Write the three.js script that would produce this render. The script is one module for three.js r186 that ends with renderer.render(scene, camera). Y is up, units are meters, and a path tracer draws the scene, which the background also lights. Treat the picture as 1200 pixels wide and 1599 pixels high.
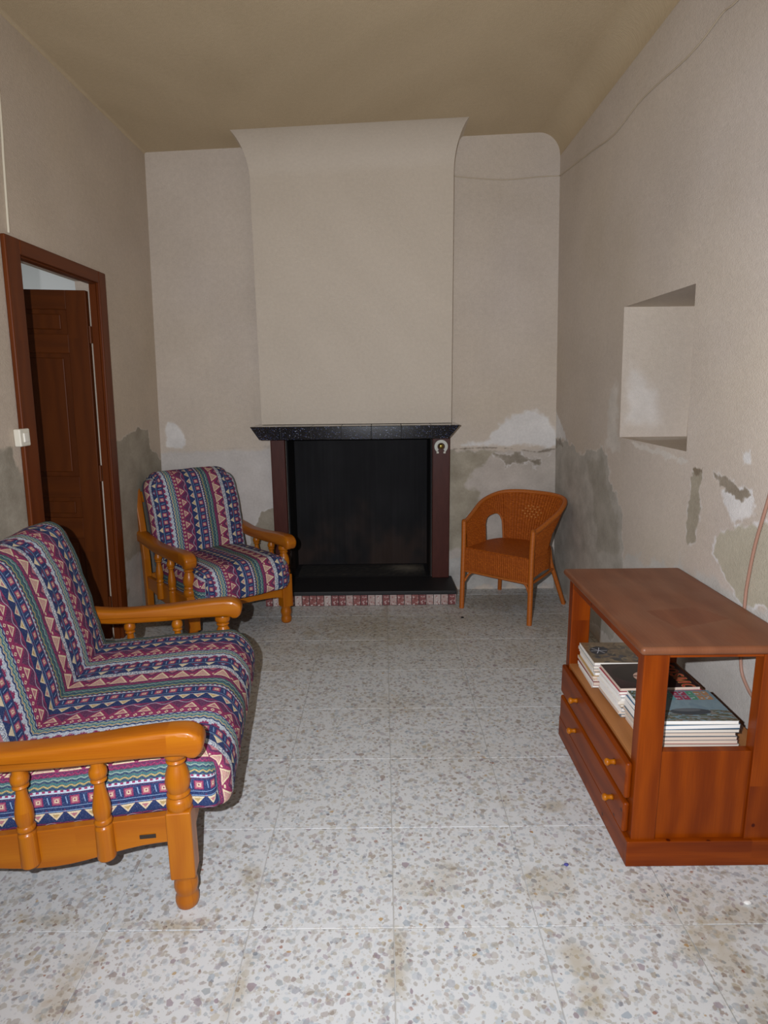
import * as THREE from 'three';
import { RoundedBoxGeometry } from 'three/addons/geometries/RoundedBoxGeometry.js';
import { mergeGeometries, mergeVertices, toCreasedNormals } from 'three/addons/utils/BufferGeometryUtils.js';
import { ImprovedNoise } from 'three/addons/math/ImprovedNoise.js';
import { RectAreaLightUniformsLib } from 'three/addons/lights/RectAreaLightUniformsLib.js';

// ---------------------------------------------------------------- camera, light, exposure
const scene = new THREE.Scene();
const renderer = new THREE.WebGLRenderer({ antialias: true });
renderer.toneMapping = THREE.LinearToneMapping;
renderer.toneMappingExposure = 1.0;
renderer.shadowMap.enabled = true;
RectAreaLightUniformsLib.init();

const camera = new THREE.PerspectiveCamera(2 * Math.atan(799.5 / 975) * 180 / Math.PI, 1200 / 1599, 0.05, 60);
camera.position.set(0, 1.48, 0);
camera.rotation.set(-11.4 * Math.PI / 180, 0, -0.011, 'YXZ');
scene.add(camera);

scene.background = new THREE.Color(0.55, 0.66, 0.8);          // overcast daylight outside the windows

// the camera's flash, a hand's breadth left of the lens
const flash = new THREE.SpotLight(0xffffff, 18.4, 0, 1.2, 0.75, 2);
flash.color.setRGB(1.0, 1.01, 1.08);
flash.position.set(-0.15, 1.53, -0.02);
flash.target.position.set(0.25, 0.75, -4);
flash.castShadow = true; flash.shadow.mapSize.set(2048, 2048); flash.shadow.radius = 0.5;
scene.add(flash, flash.target);

// daylight that comes in through the window behind the camera
const day = new THREE.RectAreaLight(0xffffff, 1.3, 1.1, 1.25);
day.color.setRGB(0.92, 0.97, 1.0);
day.position.set(-0.1, 1.55, 1.56);
day.lookAt(-0.1, 1.3, -4);
scene.add(day);
// daylight in the room beyond the door
const day2 = new THREE.RectAreaLight(0xffffff, 5, 0.9, 1.1);
day2.color.setRGB(0.95, 0.98, 1.0);
day2.position.set(-3.93, 1.6, -4.9);
day2.lookAt(0, 1.5, -4.9);
scene.add(day2);

// ---------------------------------------------------------------- helpers
let seed = 7;
const rnd = () => { seed = (seed * 1664525 + 1013904223) >>> 0; return seed / 4294967296; };
const rr = (a, b) => a + (b - a) * rnd();
const clamp = (v, a, b) => Math.min(b, Math.max(a, v));
const sstep = (a, b, v) => { const t = clamp((v - a) / (b - a), 0, 1); return t * t * (3 - 2 * t); };
const P3 = new ImprovedNoise();
const nz = (x, y, z = 0) => P3.noise(x, y, z);
const fbm = (x, y, z = 0) => nz(x, y, z) * 0.55 + nz(x * 2.1, y * 2.1, z + 7) * 0.28 + nz(x * 4.3, y * 4.3, z + 13) * 0.17;

const taken = {};
function numbered(name) { const n = taken[name] = (taken[name] ?? -1) + 1; return n ? `${name}_${String(n).padStart(3, '0')}` : name; }
function shade(o) { o.castShadow = true; o.receiveShadow = true; return o; }
function thing(name, label, category, pos = [0, 0, 0], turn = 0, group) {
  const o = new THREE.Group(); o.name = numbered(name); o.position.set(...pos); o.rotation.y = turn;
  o.userData = { label, category }; if (group) o.userData.group = group; scene.add(o); return o;
}
function part(parent, name, geo, m, label) {
  const list = Array.isArray(geo) ? geo : [geo];
  const g = list.length > 1 ? merge(list) : list[0];
  const o = shade(new THREE.Mesh(g, m)); o.name = name; if (label) o.userData.label = label; parent.add(o); return o;
}
function single(name, geo, m, label, category, group) {
  const o = part(scene, numbered(name), geo, m); o.userData = { label, category }; if (group) o.userData.group = group; return o;
}
function structure(name, geo, m, label) {
  const o = part(scene, name, geo, m); o.userData = { kind: 'structure', label, category: name.split('_')[0] }; return o;
}
function merge(list) {
  return mergeGeometries(list.map((g) => {
    const h = g.index ? g.toNonIndexed() : g.clone();
    for (const k of Object.keys(h.attributes)) if (!['position', 'normal', 'uv'].includes(k)) h.deleteAttribute(k);
    if (!h.attributes.uv) h.setAttribute('uv', new THREE.BufferAttribute(new Float32Array(h.attributes.position.count * 2), 2));
    if (!h.attributes.normal) h.computeVertexNormals();
    return h;
  }));
}
// uv in metres: v runs along the grain axis, u across it
function grainUV(geo, axis = 'y', off = 0) {
  const g = geo.index ? geo.toNonIndexed() : geo, p = g.attributes.position, n = g.attributes.normal, uv = new Float32Array(p.count * 2);
  for (let i = 0; i < p.count; i++) {
    const c = [p.getX(i), p.getY(i), p.getZ(i)], m = [Math.abs(n.getX(i)), Math.abs(n.getY(i)), Math.abs(n.getZ(i))];
    const a = 'xyz'.indexOf(axis), o = [0, 1, 2].filter((k) => k !== a);
    const across = m[o[0]] > m[o[1]] ? o[1] : o[0];
    uv[2 * i] = c[across] + off * 0.37 + (across === o[1] ? 0.13 : 0); uv[2 * i + 1] = c[a] + off * 0.71;
  }
  g.setAttribute('uv', new THREE.BufferAttribute(uv, 2)); return g;
}
let grainOff = 0;
function rbox(w, h, d, x, y, z, r = 0.004, axis) {
  const g = new RoundedBoxGeometry(w, h, d, 2, Math.min(r, w / 2.01, h / 2.01, d / 2.01)); g.translate(x, y, z);
  return grainUV(g, axis ?? (w >= h && w >= d ? 'x' : h >= d ? 'y' : 'z'), grainOff++ % 17);
}
function box(x0, x1, y0, y1, z0, z1) { const g = new THREE.BoxGeometry(x1 - x0, y1 - y0, z1 - z0); g.translate((x0 + x1) / 2, (y0 + y1) / 2, (z0 + z1) / 2); return g; }
function lathe(profile, seg = 20) {            // profile rows [r, y]
  const g = new THREE.LatheGeometry(profile.map(([r, y]) => new THREE.Vector2(r, y)), seg);
  return grainUV(g, 'y', grainOff++ % 17);
}
const V = (a) => new THREE.Vector3(...a);
function tube(pts, r, seg = 24, rad = 8, closed = false) {
  const c = new THREE.CatmullRomCurve3(pts.map(V), closed, 'catmullrom', 0.5);
  const g = new THREE.TubeGeometry(c, seg, r, rad, closed); const uv = g.attributes.uv, L = c.getLength();
  for (let i = 0; i < uv.count; i++) uv.setXY(i, uv.getY(i) * 2 * Math.PI * r, uv.getX(i) * L);
  return g;
}
function rodCaps(pts, r) { return [pts[0], pts[pts.length - 1]].map((p) => { const s = new THREE.SphereGeometry(r, 10, 8); s.translate(...p); return s; }); }
function extrude(pts, depth, bevel = 0.004, curve) {    // outline in XY, extruded along z, centred on z = 0
  const s = curve ? new THREE.Shape(new THREE.SplineCurve(pts.map((p) => new THREE.Vector2(...p))).getPoints(curve)) : new THREE.Shape(pts.map((p) => new THREE.Vector2(...p)));
  const g = new THREE.ExtrudeGeometry(s, { depth: depth - 2 * bevel, bevelEnabled: bevel > 0, bevelThickness: bevel, bevelSize: bevel, bevelOffset: -bevel, bevelSegments: 3, curveSegments: 12 });
  g.translate(0, 0, -(depth - 2 * bevel) / 2); return g;
}
function smoothNormals(g) {                   // average the normals of points that coincide, uv seams stay
  g.computeVertexNormals(); const p = g.attributes.position, n = g.attributes.normal, m = new Map();
  const key = (i) => `${Math.round(p.getX(i) * 2e4)},${Math.round(p.getY(i) * 2e4)},${Math.round(p.getZ(i) * 2e4)}`;
  for (let i = 0; i < p.count; i++) { const k = key(i), a = m.get(k) ?? [0, 0, 0]; a[0] += n.getX(i); a[1] += n.getY(i); a[2] += n.getZ(i); m.set(k, a); }
  for (let i = 0; i < p.count; i++) { const a = m.get(key(i)), l = Math.hypot(...a) || 1; n.setXYZ(i, a[0] / l, a[1] / l, a[2] / l); }
  return g;
}
const canvas = (w, h) => { const c = document.createElement('canvas'); c.width = w; c.height = h; return [c, c.getContext('2d')]; };
function tex(c, srgb = true, rep) {
  const t = new THREE.CanvasTexture(c); if (srgb) t.colorSpace = THREE.SRGBColorSpace;
  t.wrapS = t.wrapT = THREE.RepeatWrapping; t.magFilter = THREE.LinearFilter; if (rep) t.repeat.set(...rep); return t;
}
function dataTex(w, h, fn, srgb = true, rep, wrap = THREE.RepeatWrapping) {     // fn(i, j) -> [r, g, b] 0..255, j counts upward
  const d = new Uint8Array(w * h * 4);
  for (let j = 0; j < h; j++) for (let i = 0; i < w; i++) { const c = fn(i, j), k = (j * w + i) * 4; d[k] = clamp(c[0], 0, 255); d[k + 1] = clamp(c[1], 0, 255); d[k + 2] = clamp(c[2], 0, 255); d[k + 3] = 255; }
  const t = new THREE.DataTexture(d, w, h); if (srgb) t.colorSpace = THREE.SRGBColorSpace;
  t.wrapS = t.wrapT = wrap; t.magFilter = THREE.LinearFilter; if (rep) t.repeat.set(...rep); t.needsUpdate = true; return t;
}
const mat = (o) => new THREE.MeshPhysicalMaterial({ side: THREE.DoubleSide, ...o });
const rgb = (r, g, b) => new THREE.Color().setRGB(r / 255, g / 255, b / 255, THREE.SRGBColorSpace);

// ---------------------------------------------------------------- textures and materials
function woodTexture(light, dark, knots = 0) {   // 0.4 m across, 1.2 m along the grain
  const W = 512, H = 1024;
  const ks = []; for (let i = 0; i < knots; i++) ks.push([rr(0.1, 0.9), rr(0.1, 0.9)]);
  return dataTex(W, H, (i, j) => {
    let u = i / W, v = j / H;
    let du = 0; for (const [a, b] of ks) { const x = u - a, y = (v - b) * 3; const d = Math.hypot(x, y); du += 0.03 * Math.exp(-d * d * 300) * Math.sign(x); }
    const s = u * 14 + fbm(u * 3, v * 2.2) * 2.2 + du * 20;
    const ring = 0.5 + 0.5 * Math.sin(s * 2.2 + nz(u * 6, v * 3) * 2);
    const fine = nz(u * 150, v * 9, 3) * 0.5 + nz(u * 320, v * 20, 5) * 0.3;
    let t = clamp(0.25 + ring * 0.4 + fine * 0.35 + fbm(u * 2, v * 1.5, 9) * 0.5, 0, 1);
    for (const [a, b] of ks) { const d = Math.hypot(u - a, (v - b) * 2.6); t = Math.max(t, 1.6 * (1 - sstep(0.008, 0.022, d))); }
    return [0, 1, 2].map((c) => light[c] + (dark[c] - light[c]) * t);
  }, true, [1 / 0.4, 1 / 1.2]);
}
const M = {};
M.pine = mat({ map: woodTexture([180, 108, 10], [152, 79, 3]), roughness: 0.4, specularIntensity: 0.6, clearcoat: 0.22, clearcoatRoughness: 0.18 });
M.cabinet = mat({ map: woodTexture([142, 63, 0], [95, 33, 0], 5), roughness: 0.45, specularIntensity: 0.35, clearcoat: 0.1, clearcoatRoughness: 0.2 });
// dusty table top with the clean outline of something that stood on it; 0.48 m across, 0.8 m long
M.cabinetTop = mat({ map: dataTex(384, 640, (i, j) => {
  const u = i / 384, v = j / 640, X = 0.735 + u * 0.477, Z = -2.472 + v * 0.8;
  const t = clamp(0.4 + 0.5 * Math.sin(u * 26 + fbm(u * 3, v * 2) * 5) * 0.5 + nz(u * 120, v * 7) * 0.4, 0, 1);
  let c = [124 - 22 * t, 70 - 18 * t, 40 - 14 * t]; const d = inPoly([[0.863, -1.973], [1.051, -2.004], [1.11, -1.89], [0.901, -1.815]], X, Z) + nz(X * 30, Z * 30) * 0.004;
  const dust = (1 - sstep(0, 0.006, d)) * clamp(0.55 + fbm(X * 6, Z * 6, 4) * 0.9, 0, 1) * 0.3; return c.map((q, k) => q + ([150, 128, 112][k] - q) * dust);
}), roughness: 0.45, specularIntensity: 0.6, clearcoat: 0.15, clearcoatRoughness: 0.35 });
M.shelf = mat({ map: woodTexture([176, 118, 66], [150, 94, 46]), roughness: 0.55 });
M.door = mat({ map: woodTexture([96, 46, 8], [76, 34, 5]), roughness: 0.45, specularIntensity: 0.5 });
M.frame = mat({ map: woodTexture([108, 52, 14], [84, 36, 8]), roughness: 0.45, specularIntensity: 0.5 });

// woven striped furniture fabric, 0.48 m across the stripes and 0.288 m along them
function fabricTexture() {
  const W = 1024, H = 614, [c, x] = canvas(W, H), k = W / 480;
  const navy = '#2a3963', pale = '#b9c3cf', mag = '#8a3159', plum = '#5f3354', cream = '#d8c8a6', pink = '#b07079', teal = '#3f6f76', ochre = '#b69c68', green = '#4c6660', sky = '#7e9cc0';
  const R = (a, b, col) => { x.fillStyle = col; x.fillRect(a * k, 0, (b - a) * k, H); };
  const poly = (pts, col) => { x.fillStyle = col; x.beginPath(); pts.forEach(([a, b], i) => (i ? x.lineTo(a * k, b * k) : x.moveTo(a * k, b * k))); x.closePath(); x.fill(); };
  const wave = (u, amp, per, w, col, zig) => { x.strokeStyle = col; x.lineWidth = w * k; x.lineJoin = zig ? 'miter' : 'round'; x.beginPath(); for (let v = -4; v <= 292; v += zig ? per / 4 : 1.5) { const ph = v / per * 2 * Math.PI; const a = u + amp * (zig ? 2 / Math.PI * Math.asin(Math.sin(ph)) : Math.sin(ph)); x.lineTo(a * k, v * k); } x.stroke(); };
  const L = 288;
  const squares = (a) => {
    R(a, a + 44, navy); R(a + 1.5, a + 3.5, sky); R(a + 40, a + 42, plum);
    for (let v = 0; v < L; v += 48) {
      poly([[a + 8, v + 6], [a + 36, v + 6], [a + 36, v + 32], [a + 8, v + 32]], mag);
      poly([[a + 12, v + 10], [a + 32, v + 9], [a + 32, v + 28], [a + 12, v + 29]], pink);
      poly([[a + 16, v + 14], [a + 28, v + 13], [a + 27, v + 24], [a + 17, v + 25]], cream);
      poly([[a + 20, v + 17], [a + 25, v + 17], [a + 25, v + 21], [a + 20, v + 21]], mag);
      poly([[a + 12, v + 38], [a + 34, v + 41], [a + 34, v + 44], [a + 12, v + 41]], sky);
    }
  };
  R(0, 480, navy);
  squares(0);
  R(44, 54, pale); for (let v = 0; v < L; v += 16) poly([[48, v], [54, v], [54, v + 8], [48, v + 8]], mag);
  R(54, 104, green); for (let i = 0; i < 6; i++) wave(58 + i * 8.4, 3, 24, 4, [navy, ochre, teal, navy, '#8aa3a0', teal][i]);
  R(104, 122, plum); wave(112, 4, 18, 5, mag);
  R(122, 182, mag);
  for (let v = 0; v < L; v += 72) {
    poly([[126, v + 4], [178, v + 36], [126, v + 68]], cream); poly([[131, v + 14], [166, v + 36], [131, v + 58]], pink);
    for (let i = 0; i < 5; i++) poly([[133 + i * 6.5, v + 18 + i * 3.6], [135.5 + i * 6.5, v + 18 + i * 3.6], [135.5 + i * 6.5, v + 54 - i * 3.6], [133 + i * 6.5, v + 54 - i * 3.6]], cream);
    poly([[182, v + 40], [152, v + 72], [182, v + 104]], plum); poly([[182, v + 54], [165, v + 72], [182, v + 90]], pink);
    if (v === 0) { poly([[182, -32], [152, 0], [182, 32]], plum); poly([[182, -18], [165, 0], [182, 18]], pink); }
    poly([[134, v + 68], [142, v + 64], [142, v + 76], [134, v + 78]], cream);
  }
  R(182, 205, pale); for (let i = 0; i < 900; i++) { x.fillStyle = rnd() < 0.5 ? navy : '#e3e2d4'; x.fillRect(rr(182, 205) * k, rr(0, L) * k, 2.6 * k, 2.2 * k); }
  R(205, 236, navy);
  for (let v = 0; v < L; v += 96) { poly([[208, v + 20], [234, v + 2], [234, v + 38]], cream); poly([[205, v + 68], [230, v + 44], [236, v + 92]], plum); poly([[212, v + 66], [224, v + 58], [224, v + 76]], sky); }
  R(234.5, 237, teal);
  squares(236);
  R(280, 306, pale); for (let v = 0; v < L; v += 36) { poly([[280, v], [290, v], [290, v + 7], [296, v + 7], [296, v + 20], [286, v + 20], [286, v + 27], [280, v + 27]], mag); }
  for (let i = 0; i < 600; i++) { x.fillStyle = rnd() < 0.6 ? '#e8e8e0' : sky; x.fillRect(rr(288, 306) * k, rr(0, L) * k, 2.2 * k, 2 * k); }
  R(306, 352, '#a9bccb'); wave(311, 5, 24, 6, navy, true); wave(320, 5, 24, 5, ochre, true); wave(328, 5, 24, 6, teal, true); wave(337, 5, 24, 5, '#7c8f63', true); wave(346, 5, 24, 6, navy, true);
  R(352, 378, mag); for (let v = 0; v < L; v += 24) { poly([[356, v + 12], [365, v + 5], [374, v + 12], [365, v + 19]], cream); poly([[361, v + 12], [365, v + 9], [369, v + 12], [365, v + 15]], mag); }
  R(378, 432, plum); for (let v = 0; v < L; v += 72) { poly([[378, v], [424, v + 36], [378, v + 72]], mag); poly([[380, v + 14], [410, v + 36], [380, v + 58]], cream); poly([[384, v + 22], [402, v + 36], [384, v + 50]], pink); poly([[432, v - 12], [412, v], [432, v + 12]], mag); poly([[432, v + 60], [412, v + 72], [432, v + 84]], mag); }
  wave(428, 3, 36, 4, mag); wave(420, 8, 72, 2.4, pale);
  R(436, 480, navy); for (let v = 0; v < L; v += 48) { poly([[440, v + 24], [466, v + 4], [466, v + 44]], cream); poly([[448, v + 24], [460, v + 14], [460, v + 34]], v % 96 ? ochre : pink); poly([[466, v + 40], [478, v + 48], [466, v + 56]], plum); }
  R(468, 471, sky);
  // yarn: short light and dark picks
  for (let i = 0; i < 26000; i++) { x.fillStyle = rnd() < 0.5 ? 'rgba(20,20,40,0.28)' : 'rgba(235,230,220,0.26)'; x.fillRect(rnd() * W, rnd() * H, 3.2, 2); }
  return c;
}
const fabricCanvas = fabricTexture();
M.fabric = mat({ map: tex(fabricCanvas, true, [1 / 0.48, 1 / 0.288]), roughness: 0.95, sheen: 0.25, sheenRoughness: 0.6, specularIntensity: 0.3 });

// terrazzo: 1.6 m square holding sixteen different tiles
function terrazzo() {
  const N = 2048, [c, x] = canvas(N, N), k = N / 1600;
  x.fillStyle = '#cdcfce'; x.fillRect(0, 0, N, N);
  const cols = ['#a6adb2', '#999fa2', '#aba79d', '#9c9386', '#8f867b', '#aea899', '#98a3aa', '#b0a894', '#8d8078', '#aab4ba', '#a09b92', '#93857a', '#b1babf', '#bab5a9', '#85878c', '#a8adb0', '#8f8288'];
  const chip = (a, b, r, col) => {
    const n = 5 + Math.floor(rnd() * 3), ph = rnd() * 6.3, e = rr(0.5, 1), q = rnd() * 3.2; x.fillStyle = col;
    for (const ox of [-1600, 0, 1600]) for (const oy of [-1600, 0, 1600]) {
      if (a + ox < -30 || a + ox > 1630 || b + oy < -30 || b + oy > 1630) continue;
      x.beginPath(); const s0 = seed;
      for (let i = 0; i < n; i++) { const t = ph + (i + rr(-0.3, 0.3)) / n * 6.283, R = r * rr(0.75, 1.1); const px = Math.cos(t) * R, py = Math.sin(t) * R * e; x.lineTo((a + ox + px * Math.cos(q) - py * Math.sin(q)) * k, (b + oy + px * Math.sin(q) + py * Math.cos(q)) * k); }
      seed = s0; x.closePath(); x.fill();
    }
    for (let i = 0; i < n; i++) { rnd(); rnd(); }
  };
  for (let i = 0; i < 15000; i++) { x.globalAlpha = rr(0.2, 0.5); chip(rnd() * 1600, rnd() * 1600, rr(1, 3.2), cols[Math.floor(rnd() * cols.length)]); }
  for (let i = 0; i < 15500; i++) { x.globalAlpha = i < 9500 ? rr(0.25, 0.5) : rr(0.4, 0.8); const big = rnd() < (i < 9500 ? 0.3 : 0.1); chip(rnd() * 1600, rnd() * 1600, big ? rr(9, 14) : rr(3.5, 9), cols[Math.floor(rnd() * cols.length)]); }
  for (let i = 0; i < 330; i++) { x.globalAlpha = rr(0.4, 0.75); chip(rnd() * 1600, rnd() * 1600, rr(3, 8), ['#8a5a48', '#6f6a6a', '#a98552', '#7a6258', '#6d7680'][Math.floor(rnd() * 5)]); }
  x.globalAlpha = 1;
  return c;
}
const terrazzoMap = tex(terrazzo());
M.tile = mat({ map: terrazzoMap, vertexColors: true, roughness: 0.42, specularIntensity: 0.5 });
M.grout = mat({ color: rgb(186, 184, 178), roughness: 0.9 });

// plaster with sprayed grain
const grain = (() => {
  const N = 512, a = new Float32Array(N * N);
  for (let i = 0; i < 9000; i++) { const cx = rnd() * N, cy = rnd() * N, r = rr(1.5, 4.5), h = rr(0.3, 1); for (let y = -5; y <= 5; y++) for (let x = -5; x <= 5; x++) { const d = Math.hypot(x, y) / r; if (d < 1) { const k = ((Math.floor(cy) + y + N) % N) * N + (Math.floor(cx) + x + N) % N; a[k] = Math.max(a[k], h * (1 - d * d)); } } }
  return (i, j) => a[(j % N) * N + (i % N)];
})();
const bumpOf = (rep) => dataTex(512, 512, (i, j) => { const v = 255 * grain(i, j); return [v, v, v]; }, false, rep);

function inPoly(poly, u, v) { let s = false, d = 1e9; for (let i = 0, j = poly.length - 1; i < poly.length; j = i++) { const [a, b] = poly[i], [c, e] = poly[j]; if ((b > v) !== (e > v) && u < (c - a) * (v - b) / (e - b) + a) s = !s; const dx = c - a, dy = e - b, t = clamp(((u - a) * dx + (v - b) * dy) / (dx * dx + dy * dy || 1), 0, 1); d = Math.min(d, Math.hypot(u - a - t * dx, v - b - t * dy)); } return s ? d : -d; }
// a wall face of size su x sv metres starting at (u0, v0); patches are bare render, filler and flaked paint with their own outlines
function wallMap(u0, v0, su, sv, W, H, base, patches, zseed) {
  for (const p of patches) { p.b = [Math.min(...p.p.map((q) => q[0])) - 0.1, Math.max(...p.p.map((q) => q[0])) + 0.1, Math.min(...p.p.map((q) => q[1])) - 0.1, Math.max(...p.p.map((q) => q[1])) + 0.1]; }
  return dataTex(W, H, (i, j) => {
    const u = u0 + su * (i + 0.5) / W, v = v0 + sv * (j + 0.5) / H;
    const m = fbm(u * 1.7, v * 1.7, zseed) * 14 + nz(u * 90, v * 90, zseed) * 5 + nz(u * 35, v * 35, zseed + 4) * 4;
    const warm = fbm(u * 1.1 + 5, v * 1.1, zseed + 20) * 8;
    let c = [base[0] + m, base[1] + m - warm * 0.2, base[2] + m - warm];
    for (const p of patches) {
      if (u < p.b[0] || u > p.b[1] || v < p.b[2] || v > p.b[3]) continue;
      const n = fbm(u * (p.f ?? 9), v * (p.f ?? 9), zseed + 31) * (p.n ?? 0.05) + nz(u * 60, v * 60, zseed + 3) * 0.006;
      const d = inPoly(p.p, u, v) + n, a = sstep(0, p.s ?? 0.008, d) * (p.a ?? 1);
      if (a > 0) { const mm = fbm(u * 7, v * 7, zseed + 50) * (p.m ?? 22) + nz(u * 70, v * 70) * 6; for (let q = 0; q < 3; q++) c[q] += (p.c[q] + mm - c[q]) * a; }
      if (p.rim) { const e = Math.exp(-((d - 0.002) ** 2) / 0.00003) * p.rim * clamp(0.6 + 1.6 * nz(u * 22, v * 22, 8), 0, 1); for (let q = 0; q < 3; q++) c[q] += (232 - c[q]) * e; }
    }
    return c;
  }, true, undefined, THREE.ClampToEdgeWrapping);
}
const PAINT = [206, 195, 181];
const CEMENT = [184, 180, 170], OLIVE = [168, 160, 142], WHITE = [226, 224, 220], PALE = [204, 198, 190];
const backMap = wallMap(-1.75, 0, 3.2, 3.2, 1024, 1024, PAINT, [
  { p: [[-1.7, 1.05], [-1.22, 1.06], [-0.79, 1.07], [-0.7, 0], [-1.7, 0]], c: [204, 199, 193], s: 0.03, m: 14, n: 0.03 },
  { p: [[-1.2, 1.065], [-0.79, 1.085], [-0.79, 1.05], [-1.2, 1.045]], c: [184, 176, 164], s: 0.02, n: 0.03, a: 0.6 },
  { p: [[-0.95, 0.50], [-0.88, 0.60], [-0.70, 0.64], [-0.70, 0.2], [-1.01, 0.22]], c: [160, 152, 136], n: 0.05, rim: 0.4 },
  { p: [[-1.53, 1.27], [-1.45, 1.25], [-1.39, 1.16], [-1.38, 1.10], [-1.42, 1.05], [-1.54, 1.07]], c: WHITE, n: 0.03, s: 0.02 },
  { p: [[0.3, 1.045], [1.4, 1.04], [1.4, 0], [0.3, 0]], c: [192, 184, 174], s: 0.03, m: 20 },
  { p: [[0.4, 1.04], [0.91, 1.03], [0.78, 0.99], [0.67, 0.88], [0.60, 0.79], [0.74, 0.74], [0.69, 0.65], [0.60, 0.5], [0.58, 0.30], [0.4, 0.25]], c: OLIVE, s: 0.03, n: 0.07, m: 34 },
  { p: [[0.49, 1.07], [0.66, 1.09], [0.74, 1.12], [0.81, 1.22], [0.90, 1.27], [1.07, 1.32], [1.17, 1.28], [1.25, 1.08], [1.25, 1.04], [0.91, 1.035], [0.73, 1.045], [0.49, 1.05]], c: WHITE, s: 0.03, n: 0.05, m: 18 },
  { p: [[0.78, 1.0], [0.91, 1.01], [1.05, 0.98], [1.18, 0.99], [1.12, 0.92], [1.07, 0.905], [0.98, 0.93], [0.87, 0.93]], c: [150, 142, 128], s: 0.025, n: 0.08, f: 13, rim: 0.5, m: 46 },
  { p: [[0.49, 1.045], [0.73, 1.055], [0.91, 1.045], [1.09, 1.018], [1.25, 1.045], [1.25, 1.03], [1.09, 1.0], [0.91, 1.028], [0.73, 1.038], [0.49, 1.028]], c: [128, 118, 104], s: 0.012, n: 0.02, a: 0.8 },
  { p: [[0.4, 0.26], [1.4, 0.3], [1.4, 0], [0.4, 0]], c: [188, 186, 180], s: 0.03, n: 0.1, m: 44 },
], 1);
const rightMap = wallMap(-4.6, 0, 3.4, 3.4, 1024, 1024, PAINT, [
  { p: [[-4.6, 0.62], [-3.2, 0.6], [-2.6, 0.75], [-1.9, 0.8], [-1.2, 0.7], [-1.2, 0], [-4.6, 0]], c: [204, 200, 192], s: 0.05, n: 0.12, m: 18 },
  { p: [[-3.41, 1.48], [-3.23, 1.5], [-3.22, 1.14], [-3.43, 1.10]], c: [214, 208, 198], s: 0.05, n: 0.1 },
  { p: [[-3.18, 1.6], [-3.08, 1.55], [-3.0, 1.4], [-2.98, 1.26], [-3.22, 1.25], [-3.22, 1.55]], c: [220, 215, 208], s: 0.07, n: 0.06, a: 0.8 },
  { p: [[-4.6, 1.08], [-4.16, 1.11], [-3.88, 1.07], [-3.64, 1.11], [-3.38, 1.12], [-3.32, 0.96], [-3.17, 0.86], [-3.10, 0.57], [-3.2, 0.1], [-4.6, 0.0]], c: CEMENT, s: 0.012, n: 0.07, rim: 0.45, m: 36 },
  { p: [[-3.75, 1.05], [-3.42, 1.08], [-3.36, 0.92], [-3.2, 0.8], [-3.16, 0.6], [-3.5, 0.5], [-3.6, 0.8]], c: [172, 167, 155], s: 0.03, n: 0.08, m: 26 },
  { p: [[-4.6, 1.33], [-4.44, 1.31], [-4.24, 1.21], [-4.16, 1.11], [-4.6, 1.08]], c: WHITE, s: 0.02, n: 0.04 },
  { p: [[-4.6, 1.1], [-4.3, 1.12], [-4.2, 1.06], [-4.6, 1.02]], c: [140, 132, 120], s: 0.02, n: 0.05, a: 0.8 },
  { p: [[-2.44, 1.14], [-2.36, 1.16], [-2.36, 1.13], [-2.38, 1.07], [-2.36, 1.02], [-2.38, 0.87], [-2.44, 0.83], [-2.47, 0.84], [-2.46, 1.00], [-2.45, 1.10]], c: OLIVE, s: 0.006, n: 0.025, f: 16, rim: 0.5 },
  { p: [[-2.45, 1.15], [-2.36, 1.165], [-2.36, 1.14], [-2.41, 1.12]], c: [138, 126, 108], s: 0.008, n: 0.02, f: 20 },
  { p: [[-2.23, 1.11], [-2.03, 1.13], [-2.0, 1.08], [-2.04, 1.03], [-2.14, 1.0], [-2.2, 1.05]], c: WHITE, s: 0.012, n: 0.04, f: 16, rim: 0.8 },
  { p: [[-2.28, 1.15], [-2.22, 1.16], [-2.13, 1.14], [-2.07, 1.13], [-2.04, 1.11], [-2.09, 1.08], [-2.17, 1.09], [-2.23, 1.11]], c: [150, 140, 124], s: 0.008, n: 0.03, f: 20, rim: 0.6, m: 30 },
  { p: [[-2.21, 0.96], [-1.94, 1.04], [-1.5, 1.02], [-1.6, 0.8], [-1.91, 0.76], [-2.03, 0.72], [-2.15, 0.78], [-2.26, 0.85], [-2.24, 0.92]], c: [188, 182, 162], s: 0.008, n: 0.04, rim: 0.8, m: 12 },
  { p: [[-2.11, 1.25], [-2.06, 1.26], [-2.05, 1.21], [-2.1, 1.2]], c: WHITE, s: 0.012, n: 0.02, f: 20 },
  { p: [[-3.07, 1.20], [-2.75, 1.20], [-2.57, 1.19], [-2.46, 1.18], [-2.5, 1.15], [-2.7, 1.16], [-2.96, 1.165]], c: [220, 214, 204], s: 0.01, n: 0.03, f: 14 },
], 2);
const leftMap = wallMap(-4.6, 0, 3.4, 3.4, 1024, 1024, [200, 186, 168], [
  { p: [[-3.68, 1.18], [-3.82, 1.20], [-4.03, 1.24], [-4.19, 1.21], [-4.23, 1.09], [-4.37, 1.01], [-4.6, 0.95], [-4.6, 0], [-3.6, 0], [-3.6, 1.1]], c: [164, 156, 140], s: 0.012, n: 0.06, rim: 0.3, m: 24 },
  { p: [[-3.7, 0.45], [-4.6, 0.5], [-4.6, 0], [-3.6, 0]], c: [190, 186, 178], s: 0.05, n: 0.14 },
  { p: [[-2.3, 1.3], [-2.57, 1.27], [-2.65, 1.24], [-2.76, 1.06], [-2.8, 0.89], [-2.8, 0], [-2.2, 0]], c: [164, 157, 142], s: 0.03, n: 0.08, m: 40 },
], 3);
const bump = bumpOf([9, 9]), bumpC = bumpOf([2.6, 2.6]);
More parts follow.
